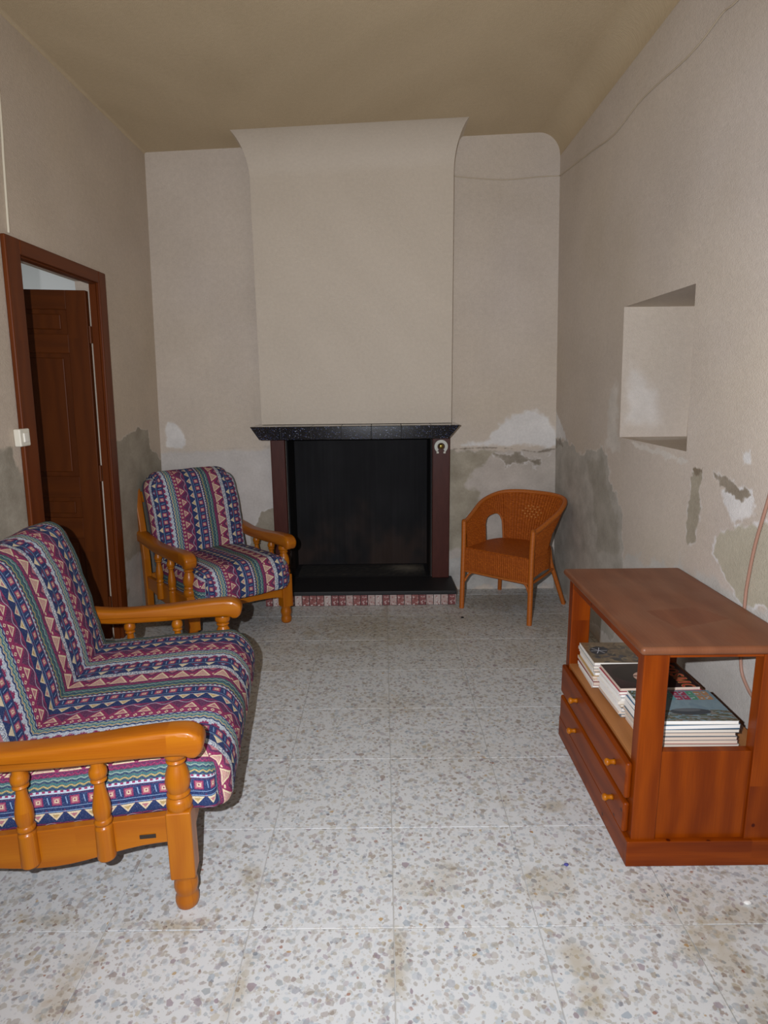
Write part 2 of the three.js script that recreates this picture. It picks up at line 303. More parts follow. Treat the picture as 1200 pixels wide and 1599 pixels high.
M.back = mat({ map: backMap, bumpMap: bump, bumpScale: 0.0007, roughness: 0.75, specularIntensity: 0.4 });
M.right = mat({ map: rightMap, bumpMap: bump, bumpScale: 0.0007, roughness: 0.75, specularIntensity: 0.4 });
M.left = mat({ map: leftMap, bumpMap: bump, bumpScale: 0.0007, roughness: 0.75, specularIntensity: 0.4 });
const plainMap = dataTex(512, 512, (i, j) => { const a = i / 512 * 6.2832, b = j / 512 * 6.2832, m = fbm(Math.cos(a) * 1.3 + 3, Math.sin(a) * 1.3 + Math.cos(b) * 1.3, Math.sin(b) * 1.3) * 9 + nz(i * 0.31, j * 0.31) * 4; return [200 + m, 182 + m, 150 + m]; }, true, [0.35, 0.35]);
M.ceiling = mat({ map: plainMap, bumpMap: bumpC, bumpScale: 0.0007, roughness: 0.6, specularIntensity: 0.45 });
M.plaster = mat({ map: dataTex(512, 512, (i, j) => { const a = i / 512 * 6.2832, b = j / 512 * 6.2832, m = fbm(Math.cos(a) * 1.3 + 3, Math.sin(a) * 1.3 + Math.cos(b) * 1.3, Math.sin(b) * 1.3 + 4) * 6 + nz(i * 0.31, j * 0.31) * 4; return [208 + m, 197 + m, 180 + m]; }, true, [0.35, 0.35]), bumpMap: bumpC, bumpScale: 0.0006, roughness: 0.5, specularIntensity: 0.5 });
M.otherRoom = mat({ color: rgb(205, 205, 202), roughness: 0.9 });

// ---------------------------------------------------------------- the room
const ZB = -4.42, ZR = 1.6;
const xL = (y) => -1.605 + 0.027 * y, xR = (y) => 1.25 - 0.028 * y;
// a piece of a side wall: inner face leans with xin, faces carry uv over the wall map (z, y)
function slab(z0, z1, y0, y1, xin, xout) {
  const P = (y, z, inn) => [inn ? xin(y) : xout, y, z], pos = [], uv = [];
  const quad = (a, b, c, d, f) => { for (const q of [a, b, c, a, c, d]) { pos.push(...q); uv.push(...f(q)); } };
  const face = (q) => [(q[2] + 4.6) / 3.4, q[1] / 3.4], jamb = (q) => [(q[2] + Math.abs(q[0] - xin(q[1])) + 4.6) / 3.4, q[1] / 3.4], flat = (q) => [(q[2] + 4.6) / 3.4, (q[1] + Math.abs(q[0] - xin(q[1]))) / 3.4];
  quad(P(y0, z0, 1), P(y0, z1, 1), P(y1, z1, 1), P(y1, z0, 1), face);
  quad(P(y0, z0, 0), P(y0, z1, 0), P(y1, z1, 0), P(y1, z0, 0), face);
  quad(P(y0, z0, 1), P(y0, z0, 0), P(y1, z0, 0), P(y1, z0, 1), jamb);
  quad(P(y0, z1, 1), P(y0, z1, 0), P(y1, z1, 0), P(y1, z1, 1), jamb);
  quad(P(y0, z0, 1), P(y0, z1, 1), P(y0, z1, 0), P(y0, z0, 0), flat);
  quad(P(y1, z0, 1), P(y1, z1, 1), P(y1, z1, 0), P(y1, z0, 0), flat);
  const g = new THREE.BufferGeometry(); g.setAttribute('position', new THREE.Float32BufferAttribute(pos, 3)); g.setAttribute('uv', new THREE.Float32BufferAttribute(uv, 2)); g.computeVertexNormals(); return g;
}
const DZ0 = -2.80, DZ1 = -3.57, DH = 2.055;        // door opening in the left wall
structure('wall_left', [slab(ZB - 0.3, DZ1, 0, 3.25, xL, -1.665), slab(DZ0, ZR, 0, 3.25, xL, -1.665), slab(DZ1, DZ0, DH, 3.25, xL, -1.665)], M.left, 'beige plastered left wall with damp grey patches around the brown door');
const NZ0 = -3.22, NZ1 = -2.50, NY0 = 1.21, NY1 = 1.85;   // niche in the right wall
structure('wall_right', [slab(ZB - 0.3, NZ0, 0, 3.25, xR, 1.72), slab(NZ1, ZR, 0, 3.25, xR, 1.72), slab(NZ0, NZ1, 0, NY0, xR, 1.72), slab(NZ0, NZ1, NY1, 3.25, xR, 1.72), slab(NZ0, NZ1, NY0, NY1, () => 1.56, 1.72)], M.right, 'beige plastered right wall with a deep niche and flaking damp patches');
function backPiece(x0, x1, y0, y1, z0 = ZB - 0.3, z1 = ZB) {
  const g = box(x0, x1, y0, y1, z0, z1).toNonIndexed(), p = g.attributes.position, uv = g.attributes.uv;
  for (let i = 0; i < p.count; i++) uv.setXY(i, (p.getX(i) + 1.75) / 3.2, p.getY(i) / 3.2); return g;
}
// back wall with the hole of the fire chamber
const FX0 = -0.69, FX1 = 0.345, FH = 1.14;
structure('wall_back', [backPiece(-1.62, FX0, 0, 3.25), backPiece(FX1, 1.26, 0, 3.25), backPiece(FX0, FX1, FH, 3.25)], M.back, 'beige plastered back wall, grey and flaking below shoulder height');
// ceiling falls slightly to the left; a rounded fillet joins it to the right wall
const yC = (x) => 3.03 + 0.034 * x;
{
  const s = [[-1.62, 3.25], [xL(2.95), 3.25], [xL(2.92), 2.92]], a0 = [xL(2.92), yC(xL(2.92))];
  for (let i = 1; i <= 6; i++) { const t = i / 6 * Math.PI / 2, r = 0.018; s.push([a0[0] + r * (1 - Math.cos(t)), a0[1] - r + r * Math.sin(t)]); }
  const r = 0.14, xr = xR(2.95);
  for (let i = 0; i <= 12; i++) { const t = i / 12 * Math.PI / 2; s.push([xr - r + r * Math.sin(t), yC(xr) - r + r * Math.cos(t)]); }
  s.push([xr, 3.25]);
  const sh = new THREE.Shape(s.slice(1).map((q) => new THREE.Vector2(...q)));
  const g = new THREE.ExtrudeGeometry(sh, { depth: ZR - ZB, bevelEnabled: false }); g.translate(0, 0, ZB);
  const gg = toCreasedNormals(g, 0.6), p = gg.attributes.position, uv = gg.attributes.uv;
  for (let i = 0; i < p.count; i++) uv.setXY(i, p.getX(i) + p.getY(i) * 0.5, p.getZ(i));
  structure('ceiling', gg, M.ceiling, 'tan sprayed-plaster ceiling with rounded edges');
}
// chimney breast: plain shaft that flares into the ceiling on its three free sides
const BX0 = -0.83, BX1 = 0.468, BZ = -4.31;
{
  const pos = [], R = 0.24, n = 16, top = (x) => yC(x) + 0.01, rings = [];
  const ring = (o, fy) => [[BX0 - 0.42 * o, ZB], [BX0 - 0.42 * o, BZ + o], [BX1 + 0.36 * o, BZ + o], [BX1 + 0.36 * o, ZB]].map(([x, z]) => [x, fy(x), z]);
  rings.push(ring(0, () => 1.229));
  for (let i = 0; i <= n; i++) { const t = i / n * Math.PI / 2; rings.push(ring(R * (1 - Math.cos(t)), (x) => top(x) - R + R * Math.sin(t))); }
  const uv = [];
  for (let k = 0; k + 1 < rings.length; k++) for (let e = 0; e < 3; e++) { const a = rings[k][e], b = rings[k][e + 1], c = rings[k + 1][e + 1], d = rings[k + 1][e]; for (const q of [a, b, c, a, c, d]) { pos.push(...q); uv.push(e === 1 ? q[0] : q[2], q[1] + (q[2] - BZ)); } }
  const b0 = rings[0]; for (const q of [b0[0], b0[1], b0[2], b0[0], b0[2], b0[3]]) { pos.push(...q); uv.push(q[0], q[2]); }
  const g = new THREE.BufferGeometry(); g.setAttribute('position', new THREE.Float32BufferAttribute(pos, 3)); g.setAttribute('uv', new THREE.Float32BufferAttribute(uv, 2));
  structure('wall_chimney', toCreasedNormals(g, 0.5), M.plaster, 'plain cream chimney breast above the fireplace, flaring into the ceiling');
}
// rear wall with the window that lights the room
structure('wall_rear', [box(-1.7, -0.7, 0, 3.25, ZR, ZR + 0.3), box(0.5, 1.72, 0, 3.25, ZR, ZR + 0.3), box(-0.7, 0.5, 0, 0.88, ZR, ZR + 0.3), box(-0.7, 0.5, 2.24, 3.25, ZR, ZR + 0.3)], M.plaster, 'plain plastered wall with the window behind the viewer');
{
  const w = structure('window_1', [box(-0.7, -0.64, 0.88, 2.24, ZR + 0.1, ZR + 0.16), box(0.44, 0.5, 0.88, 2.24, ZR + 0.1, ZR + 0.16), box(-0.64, 0.44, 0.88, 0.94, ZR + 0.1, ZR + 0.16), box(-0.64, 0.44, 2.18, 2.24, ZR + 0.1, ZR + 0.16), box(-0.13, -0.07, 0.94, 2.18, ZR + 0.1, ZR + 0.16)], M.frame, 'wooden two-pane window behind the viewer');
  for (const [a, b] of [[-0.64, -0.13], [-0.07, 0.44]]) part(w, 'pane', box(a, b, 0.94, 2.18, ZR + 0.127, ZR + 0.131), mat({ color: 0xffffff, transmission: 1, thickness: 0, roughness: 0 }));
}
// the room beyond the door
structure('wall_next_room', [box(-4.1, -4.0, 0, 2.7, -6, -4.9 - 0.5), box(-4.1, -4.0, 0, 2.7, -4.4, -2), box(-4.1, -4, 0, 1, -5.4, -4.4), box(-4.1, -4, 2.2, 2.7, -5.4, -4.4), box(-4.1, -1.665, 0, 2.7, -6.1, -6), box(-4.1, -1.665, 0, 2.7, -2, -1.9), box(-4.1, -1.665, 2.7, 2.8, -6.1, -1.9), box(-1.72, -1.6, 0, 2.7, -6.1, ZB - 0.3)], M.otherRoom, 'pale walls of the room beyond the open door');
structure('floor_next_room', box(-4.1, -1.72, -0.12, -0.004, -6.1, -1.9), M.grout, 'floor of the room beyond the open door');

// ---------------------------------------------------------------- floor: terrazzo tiles on a 0.403 m grid
{
  const T = 0.403, X0 = 0.015, Z0 = -1.476;
  const fl = structure('floor', box(-1.72, 1.72, -0.12, -0.0035, ZB - 0.3, ZR), M.grout, 'pale grey terrazzo tile floor with worn, stained joints');
  // brown stains and grime: [x, z, rx, rz, strength, colour]
  const stains = [[0.48, -1.62, 0.10, 0.07, 0.5], [0.5, -1.32, 0.05, 0.13, 0.6], [0.02, -1.36, 0.03, 0.10, 0.6], [-0.38, -1.3, 0.03, 0.09, 0.55], [-0.6, -1.49, 0.14, 0.025, 0.6], [-0.42, -1.66, 0.04, 0.06, 0.5], [-0.95, -1.52, 0.1, 0.03, 0.55], [-0.82, -1.32, 0.05, 0.12, 0.5], [0.88, -1.40, 0.10, 0.08, 0.6], [0.98, -1.5, 0.14, 0.06, 0.55], [0.85, -1.55, 0.2, 0.09, 0.35], [0.95, -1.2, 0.16, 0.2, 0.4], [0.05, -2.72, 0.2, 0.12, 0.25], [-0.1, -3.7, 0.5, 0.25, 0.6], [0.15, -3.55, 0.4, 0.2, 0.5], [0.0, -3.9, 0.04, 0.25, 0.6], [-0.3, -3.35, 0.3, 0.12, 0.4], [0.45, -3.8, 0.25, 0.2, 0.4], [0.8, -4.15, 0.4, 0.2, 0.6], [1.1, -3.7, 0.2, 0.4, 0.45], [-0.6, -3.4, 0.25, 0.2, 0.3], [0.42, -2.02, 0.03, 0.05, 0.5], [0.6, -1.98, 0.05, 0.03, 0.6], [0.3, -2.3, 0.3, 0.14, 0.16], [-1.2, -3.6, 0.4, 0.5, 0.3], [0.1, -1.62, 0.1, 0.05, 0.35], [0.18, -1.68, 0.05, 0.06, 0.4]];
  const variants = new Map();
  const proto = (vi, dense) => {
    const key = vi + (dense ? 'd' : ''); if (!dense && variants.has(key)) return variants.get(key);
    const n = dense ? 26 : 1, w = T - 0.0022, s = new THREE.PlaneGeometry(w - 0.002, w - 0.002, n, n); s.rotateX(-Math.PI / 2);
    const uv = s.attributes.uv, cx = vi % 4, cy = Math.floor(vi / 4); for (let i = 0; i < uv.count; i++) uv.setXY(i, (cx + uv.getX(i)) / 4, (cy + uv.getY(i)) / 4);
    // chamfer and sides
    const h = w / 2, q = h - 0.001, pos = [], uu = [];
    const cs = [[-1, -1], [1, -1], [1, 1], [-1, 1]];
    for (let e = 0; e < 4; e++) { const [a, b] = cs[e], [c, d] = cs[(e + 1) % 4]; const A = [a * q, 0, b * q], B = [c * q, 0, d * q], C = [c * h, -0.001, d * h], D = [a * h, -0.001, b * h], E2 = [c * h, -0.006, d * h], F = [a * h, -0.006, b * h]; for (const v of [A, B, C, A, C, D, D, C, E2, D, E2, F]) { pos.push(...v); uu.push((cx + 0.5 + v[0] / w * 0.98) / 4, (cy + 0.5 - v[2] / w * 0.98) / 4); } }
    const e = new THREE.BufferGeometry(); e.setAttribute('position', new THREE.Float32BufferAttribute(pos, 3)); e.setAttribute('uv', new THREE.Float32BufferAttribute(uu, 2)); e.computeVertexNormals();
    const g = merge([s, e]); if (!dense) { g.setAttribute('color', new THREE.Float32BufferAttribute(new Float32Array(g.attributes.position.count * 3).fill(1), 3)); variants.set(key, g); } return g;
  };
  let k = 0;
  for (let iz = -8; iz <= 8; iz++) for (let ix = -5; ix <= 4; ix++) {
    const cx = X0 + (ix + 0.5) * T, cz = Z0 + (iz + 0.5) * T;
    if (cx < -1.75 || cx > 1.5 || cz < -4.6 || cz > 1.5) continue;
    const rot = Math.floor(rnd() * 4), vi = Math.floor(rnd() * 16);
    const near = stains.filter((s) => Math.abs(s[0] - cx) < s[2] * 1.6 + T / 2 && Math.abs(s[1] - cz) < s[3] * 1.6 + T / 2);
    let g;
    if (near.length || cz < -2.9) {
      g = proto(vi, true); const p = g.attributes.position, col = new Float32Array(p.count * 3), ca = Math.cos(rot * Math.PI / 2), sa = Math.sin(rot * Math.PI / 2);
      for (let i = 0; i < p.count; i++) {
        const lx = p.getX(i), lz = p.getZ(i), wx = cx + lx * ca + lz * sa, wz = cz - lx * sa + lz * ca;
        let d = 0; for (const s of near) { const r = Math.hypot((wx - s[0]) / s[2], (wz - s[1]) / s[3]) + fbm(wx * 14, wz * 14, 2) * 1.3; d = Math.max(d, s[4] * (1 - sstep(0.35, 1.25, r))); }
        if (cz < -2.9) d = Math.max(d, 0.12 + 0.5 * clamp(fbm(wx * 3, wz * 3, 5) * 1.4, 0, 1));
        d *= clamp(0.75 + nz(wx * 60, wz * 60) * 0.6, 0, 1);
        col[3 * i] = 1 - 0.42 * d; col[3 * i + 1] = 1 - 0.56 * d; col[3 * i + 2] = 1 - 0.78 * d;
      }
      g.setAttribute('color', new THREE.BufferAttribute(col, 3));
    } else g = proto(vi, false);
    const t = part(fl, k ? `tile_${String(k).padStart(3, '0')}` : 'tile', g, M.tile); k++;
    t.position.set(cx, rr(-0.0006, 0.0004), cz); t.rotation.y = rot * Math.PI / 2;
  }
}

// ---------------------------------------------------------------- door
{
  const d = new THREE.Group(); d.name = 'door_1'; d.position.set(-1.6, 0, (DZ0 + DZ1) / 2); d.userData = { kind: 'structure', label: 'open brown panelled door in a brown wooden frame', category: 'door' }; scene.add(d);
  const O = (g) => { g.translate(1.6, 0, -(DZ0 + DZ1) / 2); return g; };
  // casing boards on the room side, lining boards through the wall
  const cas = (z0, z1, y0, y1, axis) => { const g = rbox(0.022, y1 - y0, z1 - z0, 0, (y0 + y1) / 2, (z0 + z1) / 2, 0.006, axis); const p = g.attributes.position; for (let i = 0; i < p.count; i++) p.setX(i, p.getX(i) + xL(p.getY(i)) + 0.011); return O(g); };
  part(d, 'casing', cas(DZ1 - 0.075, DZ1 + 0.012, 0, DH + 0.05, 'y'), M.frame);
  part(d, 'casing', cas(DZ0 - 0.012, DZ0 + 0.095, 0, DH + 0.05, 'y'), M.frame);
  part(d, 'casing', cas(DZ1 + 0.012, DZ0 - 0.012, DH - 0.012, DH + 0.05, 'z'), M.frame);
  const lining = (z0, z1, y0, y1, axis) => { const g = rbox(1, y1 - y0, z1 - z0, 0, (y0 + y1) / 2, (z0 + z1) / 2, 0.002, axis), p = g.attributes.position; for (let i = 0; i < p.count; i++) { const t = p.getX(i) + 0.5; const a = xL(p.getY(i)) - 0.032; p.setX(i, a + t * 0.034); } return O(g); };
  part(d, 'jamb', lining(DZ1 + 0.001, DZ1 + 0.02, 0, DH, 'y'), M.frame);
  part(d, 'jamb', lining(DZ0 - 0.02, DZ0 - 0.001, 0, DH, 'y'), M.frame);
  part(d, 'jamb', lining(DZ1 + 0.02, DZ0 - 0.02, DH - 0.018, DH - 0.001, 'z'), M.frame);
  // leaf swung square into the next room, hinged on the far jamb
  const leaf = new THREE.Group(); leaf.name = 'leaf'; d.add(leaf); leaf.position.set(-1.647 + 1.6, 0.012, DZ1 + 0.03 - (DZ0 + DZ1) / 2); leaf.rotation.set(0, 0.03, -0.027);
  const LW = 0.73, LH = 1.99, st = 0.11, th = 0.036;
  const panels = [[st, LW - st, 0.2, 0.62], [st, LW - st, 0.74, 0.86], [st, LW - st, 0.98, 1.66], [st, LW - st, 1.76, 1.89]];
  const fr = [rbox(st, LH, th, -st / 2, LH / 2, 0, 0.003), rbox(st, LH, th, -LW + st / 2, LH / 2, 0, 0.003)];
  const ys = [0, 0.2, 0.62, 0.74, 0.86, 0.98, 1.66, 1.76, 1.89, LH];
  for (let i = 0; i < ys.length; i += 2) fr.push(rbox(LW - 2 * st + 0.004, ys[i + 1] - ys[i], th - 0.001, -LW / 2, (ys[i] + ys[i + 1]) / 2, 0, 0.003));
  part(leaf, 'leaf_frame', fr, M.door);
  for (const [a, b, y0, y1] of panels) part(leaf, 'door_panel', [rbox(b - a + 0.002, y1 - y0 + 0.002, 0.012, -(a + b) / 2, (y0 + y1) / 2, 0, 0.002, 'y'), rbox(b - a - 0.07, y1 - y0 - 0.05, 0.026, -(a + b) / 2, (y0 + y1) / 2, 0, 0.006, 'y')], M.door);
  for (const y of [0.22, 1.0, 1.76]) part(leaf, 'hinge', (() => { const g = new THREE.CylinderGeometry(0.009, 0.009, 0.09, 10); g.translate(0.008, y, 0.012); return g; })(), M.door);
}
// small switch on the wall beside the door frame
{
  const s = thing('light_switch', 'small white surface-mounted light switch beside the brown door frame', 'light switch', [xL(1.28) + 0.001, 1.28, -2.70]);
  part(s, 'switch_box', rbox(0.03, 0.075, 0.075, 0.015, 0, 0, 0.006), mat({ color: rgb(226, 222, 205), roughness: 0.45 }));
  part(s, 'rocker', rbox(0.008, 0.04, 0.032, 0.032, 0, 0, 0.003), mat({ color: rgb(236, 233, 220), roughness: 0.35 }));
}

// ---------------------------------------------------------------- cables
single('white_cable', [tube([[xL(3) + 0.006, 2.97, -2.80], [xL(2.55) + 0.005, 2.55, -2.79], [xL(2.4) + 0.005, 2.40, -2.78], [xL(2.2) + 0.005, 2.2, -2.77], [xL(2.16) + 0.005, 2.12, -2.765]], 0.005, 40)], mat({ color: rgb(226, 218, 196), roughness: 0.5 }), 'short white cable running down the wall above the door frame', 'cable');
{
  const pts = [[-1.2, 2.74], [-1.9, 2.7], [-2.32, 2.70], [-2.41, 2.71], [-2.64, 2.69], [-3.08, 2.72], [-3.43, 2.70], [-3.78, 2.74], [-4.34, 2.80]].map(([z, y]) => [xR(y) - 0.004, y, z]);
  pts.push([xR(2.81) - 0.006, 2.81, ZB + 0.006], [1.03, 2.805, ZB + 0.004], [0.82, 2.79, ZB + 0.004], [0.62, 2.80, ZB + 0.004], [BX1 + 0.006, 2.815, ZB + 0.004]);
  single('thin_wall_cable', [tube(pts, 0.0032, 160, 6)], mat({ color: rgb(196, 182, 158), roughness: 0.6 }), 'thin painted cable tacked along the right wall and into the chimney corner', 'cable');
}
single('power_cord', [tube([[xR(1.3) - 0.006, 1.3, -1.88], [xR(1.09) - 0.008, 1.09, -1.94], [xR(0.96) - 0.008, 0.96, -1.98], [xR(0.83) - 0.008, 0.83, -2.005], [xR(0.75) - 0.008, 0.75, -2.012], [xR(0.54) - 0.008, 0.54, -2.01], [xR(0.48) - 0.008, 0.47, -1.97], [xR(0.43) - 0.008, 0.43, -1.88], [xR(0.4) - 0.008, 0.4, -1.7], [xR(0.3) - 0.008, 0.25, -1.55]], 0.0055, 70, 8)], mat({ color: rgb(160, 122, 104), roughness: 0.55 }), 'brownish power cord looping down the right wall behind the cabinet', 'cord');

// ---------------------------------------------------------------- fireplace
const soot = dataTex(256, 256, (i, j) => { const u = i / 256, v = j / 256; const m = fbm(u * 5, v * 3) * 14; const b = clamp(0.7 + fbm(u * 4 + 9, v * 4, 3) * 2.4, 0, 1) * (1 - sstep(0.1, 0.42, v + fbm(u * 5, v * 5, 8) * 0.3)); const st = nz(u * 60, v * 2, 4) * 5; return [27 + m + b * 26 + st, 27 + m + b * 15 + st, 29 + m + b * 8 + st]; });
M.soot = mat({ map: soot, roughness: 0.7, specularIntensity: 0.4 });
M.blackStone = mat({ color: rgb(30, 30, 32), roughness: 0.55 });
M.pillar = mat({ map: dataTex(128, 512, (i, j) => { const m = fbm(i / 30, j / 60) * 12 + nz(i * 0.6, j * 0.4) * 4; return [76 + m, 38 + m * 0.7, 31 + m * 0.6]; }), roughness: 0.42, specularIntensity: 0.5 });
const glaze = [0, 1, 2].map(() => { const [c, x] = canvas(256, 128); x.fillStyle = '#0b0c12'; x.fillRect(0, 0, 256, 128); for (let i = 0; i < 260; i++) { x.fillStyle = ['#2b3a6a', '#aab4cc', '#24305a', '#5a688e', '#15151a'][Math.floor(rnd() * 5)]; x.globalAlpha = rr(0.4, 1); x.beginPath(); const a = rnd() * 256, b = rnd() * 128, r = rr(1, 5.5); for (let k = 0; k < 7; k++) { const t = k / 7 * 6.283; x.lineTo(a + Math.cos(t) * r * rr(0.5, 1.3), b + Math.sin(t) * r * rr(0.4, 1)); } x.closePath(); x.fill(); } x.globalAlpha = 1; return mat({ map: tex(c), roughness: 0.14, clearcoat: 0.6, clearcoatRoughness: 0.1 }); });
{
  const X0 = -0.78, Z0 = -4.24;
  const f = thing('fireplace', 'fireplace surround with brown pillars and black speckled tile mantel', 'fireplace', [-0.16, 0, Z0]);
  const O = (g) => { g.translate(0.16, 0, -Z0); return g; };
  const B = (x0, x1, y0, y1, z0, z1, r = 0.004) => O(rbox(x1 - x0, y1 - y0, z1 - z0, (x0 + x1) / 2, (y0 + y1) / 2, (z0 + z1) / 2, r));
  const uvFit = (g) => { g.computeBoundingBox(); const b = g.boundingBox, p = g.attributes.position, n = g.attributes.normal, uv = g.attributes.uv; for (let i = 0; i < p.count; i++) { const ax = Math.abs(n.getX(i)) > 0.7; uv.setXY(i, ax ? (p.getZ(i) - b.min.z) / (b.max.z - b.min.z) : (p.getX(i) - b.min.x) / (b.max.x - b.min.x), Math.abs(n.getY(i)) > 0.7 ? (p.getZ(i) - b.min.z) / (b.max.z - b.min.z) : (p.getY(i) - b.min.y) / (b.max.y - b.min.y)); } return g; };
  for (const [a, b] of [[-0.79, -0.69], [0.345, 0.468]]) part(f, 'pillar', uvFit(B(a, b, 0.105, FH, ZB, -4.37, 0.006)), M.pillar);
  // fire chamber, a sooty recess in the wall
  const fb = new THREE.Group(); fb.name = 'wall_firebox'; fb.position.set(-0.16, 0, Z0); fb.userData = { kind: 'structure', label: 'sooty black recess of the fireplace in the back wall', category: 'wall' }; scene.add(fb);
  part(fb, 'lining_back', uvFit(B(FX0 - 0.03, FX1 + 0.03, 0.0, FH + 0.3, -4.80, -4.76)), M.soot);
  part(fb, 'lining_side', uvFit(B(FX0, FX0 + 0.012, 0.1, FH, -4.76, ZB)), M.soot);
  part(fb, 'lining_side', uvFit(B(FX1 - 0.012, FX1, 0.1, FH, -4.76, ZB)), M.soot);
  part(fb, 'lining_top', uvFit(B(FX0, FX1, FH - 0.02, FH, -4.76, ZB)), M.soot);
  part(fb, 'lining_floor', B(FX0 + 0.001, FX1 - 0.001, 0.02, 0.105, -4.76, ZB, 0.003), M.blackStone);
  // hearth: black slab on a band of small red and white tiles
  const hearth = new THREE.Group(); hearth.name = 'hearth'; f.add(hearth);
  part(hearth, 'hearth_slab', [B(-0.83, 0.492, 0.078, 0.106, ZB + 0.002, -4.075, 0.006), B(-0.82, 0.482, 0.0, 0.078, ZB + 0.002, -4.092, 0.002)], M.blackStone);
  const reds = [0, 1, 2, 3].map((q) => { const [c, x] = canvas(64, 96); x.fillStyle = ['#b8aaa4', '#8a5450', '#b09a94', '#7a4444'][q]; x.fillRect(0, 0, 64, 96); for (let i = 0; i < 26; i++) { x.globalAlpha = rr(0.4, 0.9); x.fillStyle = ['#8a4a4a', '#d4cbc6', '#6a3838', '#c4a8a2', '#a0706a'][Math.floor(rnd() * 5)]; x.fillRect(rnd() * 64, rnd() * 96, rr(4, 18), rr(4, 18)); } x.globalAlpha = 1; return mat({ map: tex(c), roughness: 0.4 }); });
  const tg = uvFit(rbox(0.0465, 0.073, 0.008, 0, 0, 0, 0.0015));
  for (let i = 0; i < 26; i++) { const t = part(hearth, `tile_${String(i).padStart(3, '0')}`, tg, reds[Math.floor(rnd() * 4)]); t.position.set(-0.796 + i * 0.0502 + 0.16, 0.039, -4.088 - Z0 + rr(-0.0008, 0.0008)); }
  for (let i = 0; i < 6; i++) { const t = part(hearth, `tile_${String(26 + i).padStart(3, '0')}`, tg, reds[Math.floor(rnd() * 4)]); t.position.set(0.486 + 0.16, 0.039, -4.118 - i * 0.0502 - Z0); t.rotation.y = Math.PI / 2; }
  // mantel: flared slab faced with glazed tiles
  const mantel = new THREE.Group(); mantel.name = 'mantel_shelf'; f.add(mantel);
  const tx = (x, y) => { const k = clamp((1.225 - y) / 0.085, 0, 1); return x < -0.8 ? x + 0.058 * k : x > 0.45 ? x - 0.075 * k : x; };
  part(mantel, 'mantel_core', O((() => { const g = extrude([[tx(-0.862, 1.142), 1.142], [tx(0.495, 1.142), 1.142], [0.495, 1.219], [-0.862, 1.219]], 0.3, 0.001); g.translate(0, 0, -4.267); return g; })()), M.blackStone);
  const joints = [-0.87, -0.672, -0.474, -0.276, -0.078, 0.12, 0.318, 0.503];
  for (let i = 0; i < 7; i++) {
    const a = joints[i] + (i ? 0.0015 : 0), b = joints[i + 1] - (i < 6 ? 0.0015 : 0);
    const g = extrude([[tx(a, 1.14), 1.14], [tx(b, 1.14), 1.14], [b, 1.225], [a, 1.225]], 0.01, 0.002); g.translate(0, 0, -4.112);
    const top = rbox(b - a, 0.008, 0.3, (a + b) / 2, 1.2225, -4.268, 0.002);
    part(mantel, i ? `tile_${String(i).padStart(3, '0')}` : 'tile', O(uvFit(merge([g, top]))), glaze[i % 3]);
  }
}
{
  const h = thing('horseshoe', 'small pale horseshoe with brass disc hung on the right brown fireplace pillar', 'horseshoe', [0.404, 1.062, -4.366]);
  const s = new THREE.Shape(); s.absarc(0, 0, 0.046, -Math.PI / 2 + 0.62, Math.PI * 1.5 - 0.62, false); s.absarc(0, 0, 0.027, Math.PI * 1.5 - 0.75, -Math.PI / 2 + 0.75, true); s.closePath();
  const g = new THREE.ExtrudeGeometry(s, { depth: 0.005, bevelEnabled: true, bevelSize: 0.002, bevelThickness: 0.002, bevelSegments: 2, curveSegments: 24 });
  part(h, 'shoe', g, mat({ color: rgb(176, 176, 166), roughness: 0.45, metalness: 0.3 }));
  for (const k of [-1, 1]) part(h, 'heel', rbox(0.016, 0.014, 0.01, k * 0.024, -0.041, 0.005, 0.002), mat({ color: rgb(206, 204, 190), roughness: 0.5 }));
  const b = new THREE.SphereGeometry(0.019, 18, 12); b.scale(1, 1, 0.5); b.translate(0, 0.002, 0.006); part(h, 'brass_disc', b, mat({ color: rgb(140, 120, 60), roughness: 0.25, metalness: 0.8 }));
}
{
  const g = new THREE.PlaneGeometry(0.95, 0.3, 48, 16); g.rotateX(-Math.PI / 2); const p = g.attributes.position, c = [];
  for (let i = 0; i < p.count; i++) { const x = p.getX(i), z = p.getZ(i), e = (1 - (x / 0.475) ** 2) * (1 - (z / 0.15) ** 2); const r = Math.exp(-(((x - 0.34) / 0.12) ** 2) - ((z + 0.04) / 0.09) ** 2); p.setY(i, e * (0.012 + 0.01 * fbm(x * 14, z * 14)) + 0.03 * r * e + 0.0005); const a = clamp(r * 1.2 + nz(x * 40, z * 40) * 0.3, 0, 1); c.push(0.012 + 0.16 * a, 0.011 + 0.14 * a, 0.01 + 0.105 * a); }
  g.setAttribute('color', new THREE.Float32BufferAttribute(c, 3)); g.computeVertexNormals(); g.translate(-0.17, 0.1045, -4.585);
  const o = single('ash', g, mat({ vertexColors: true, roughness: 1 }), 'dark cold ash with a pale heap inside the fireplace', 'ash'); o.userData.kind = 'stuff';
}

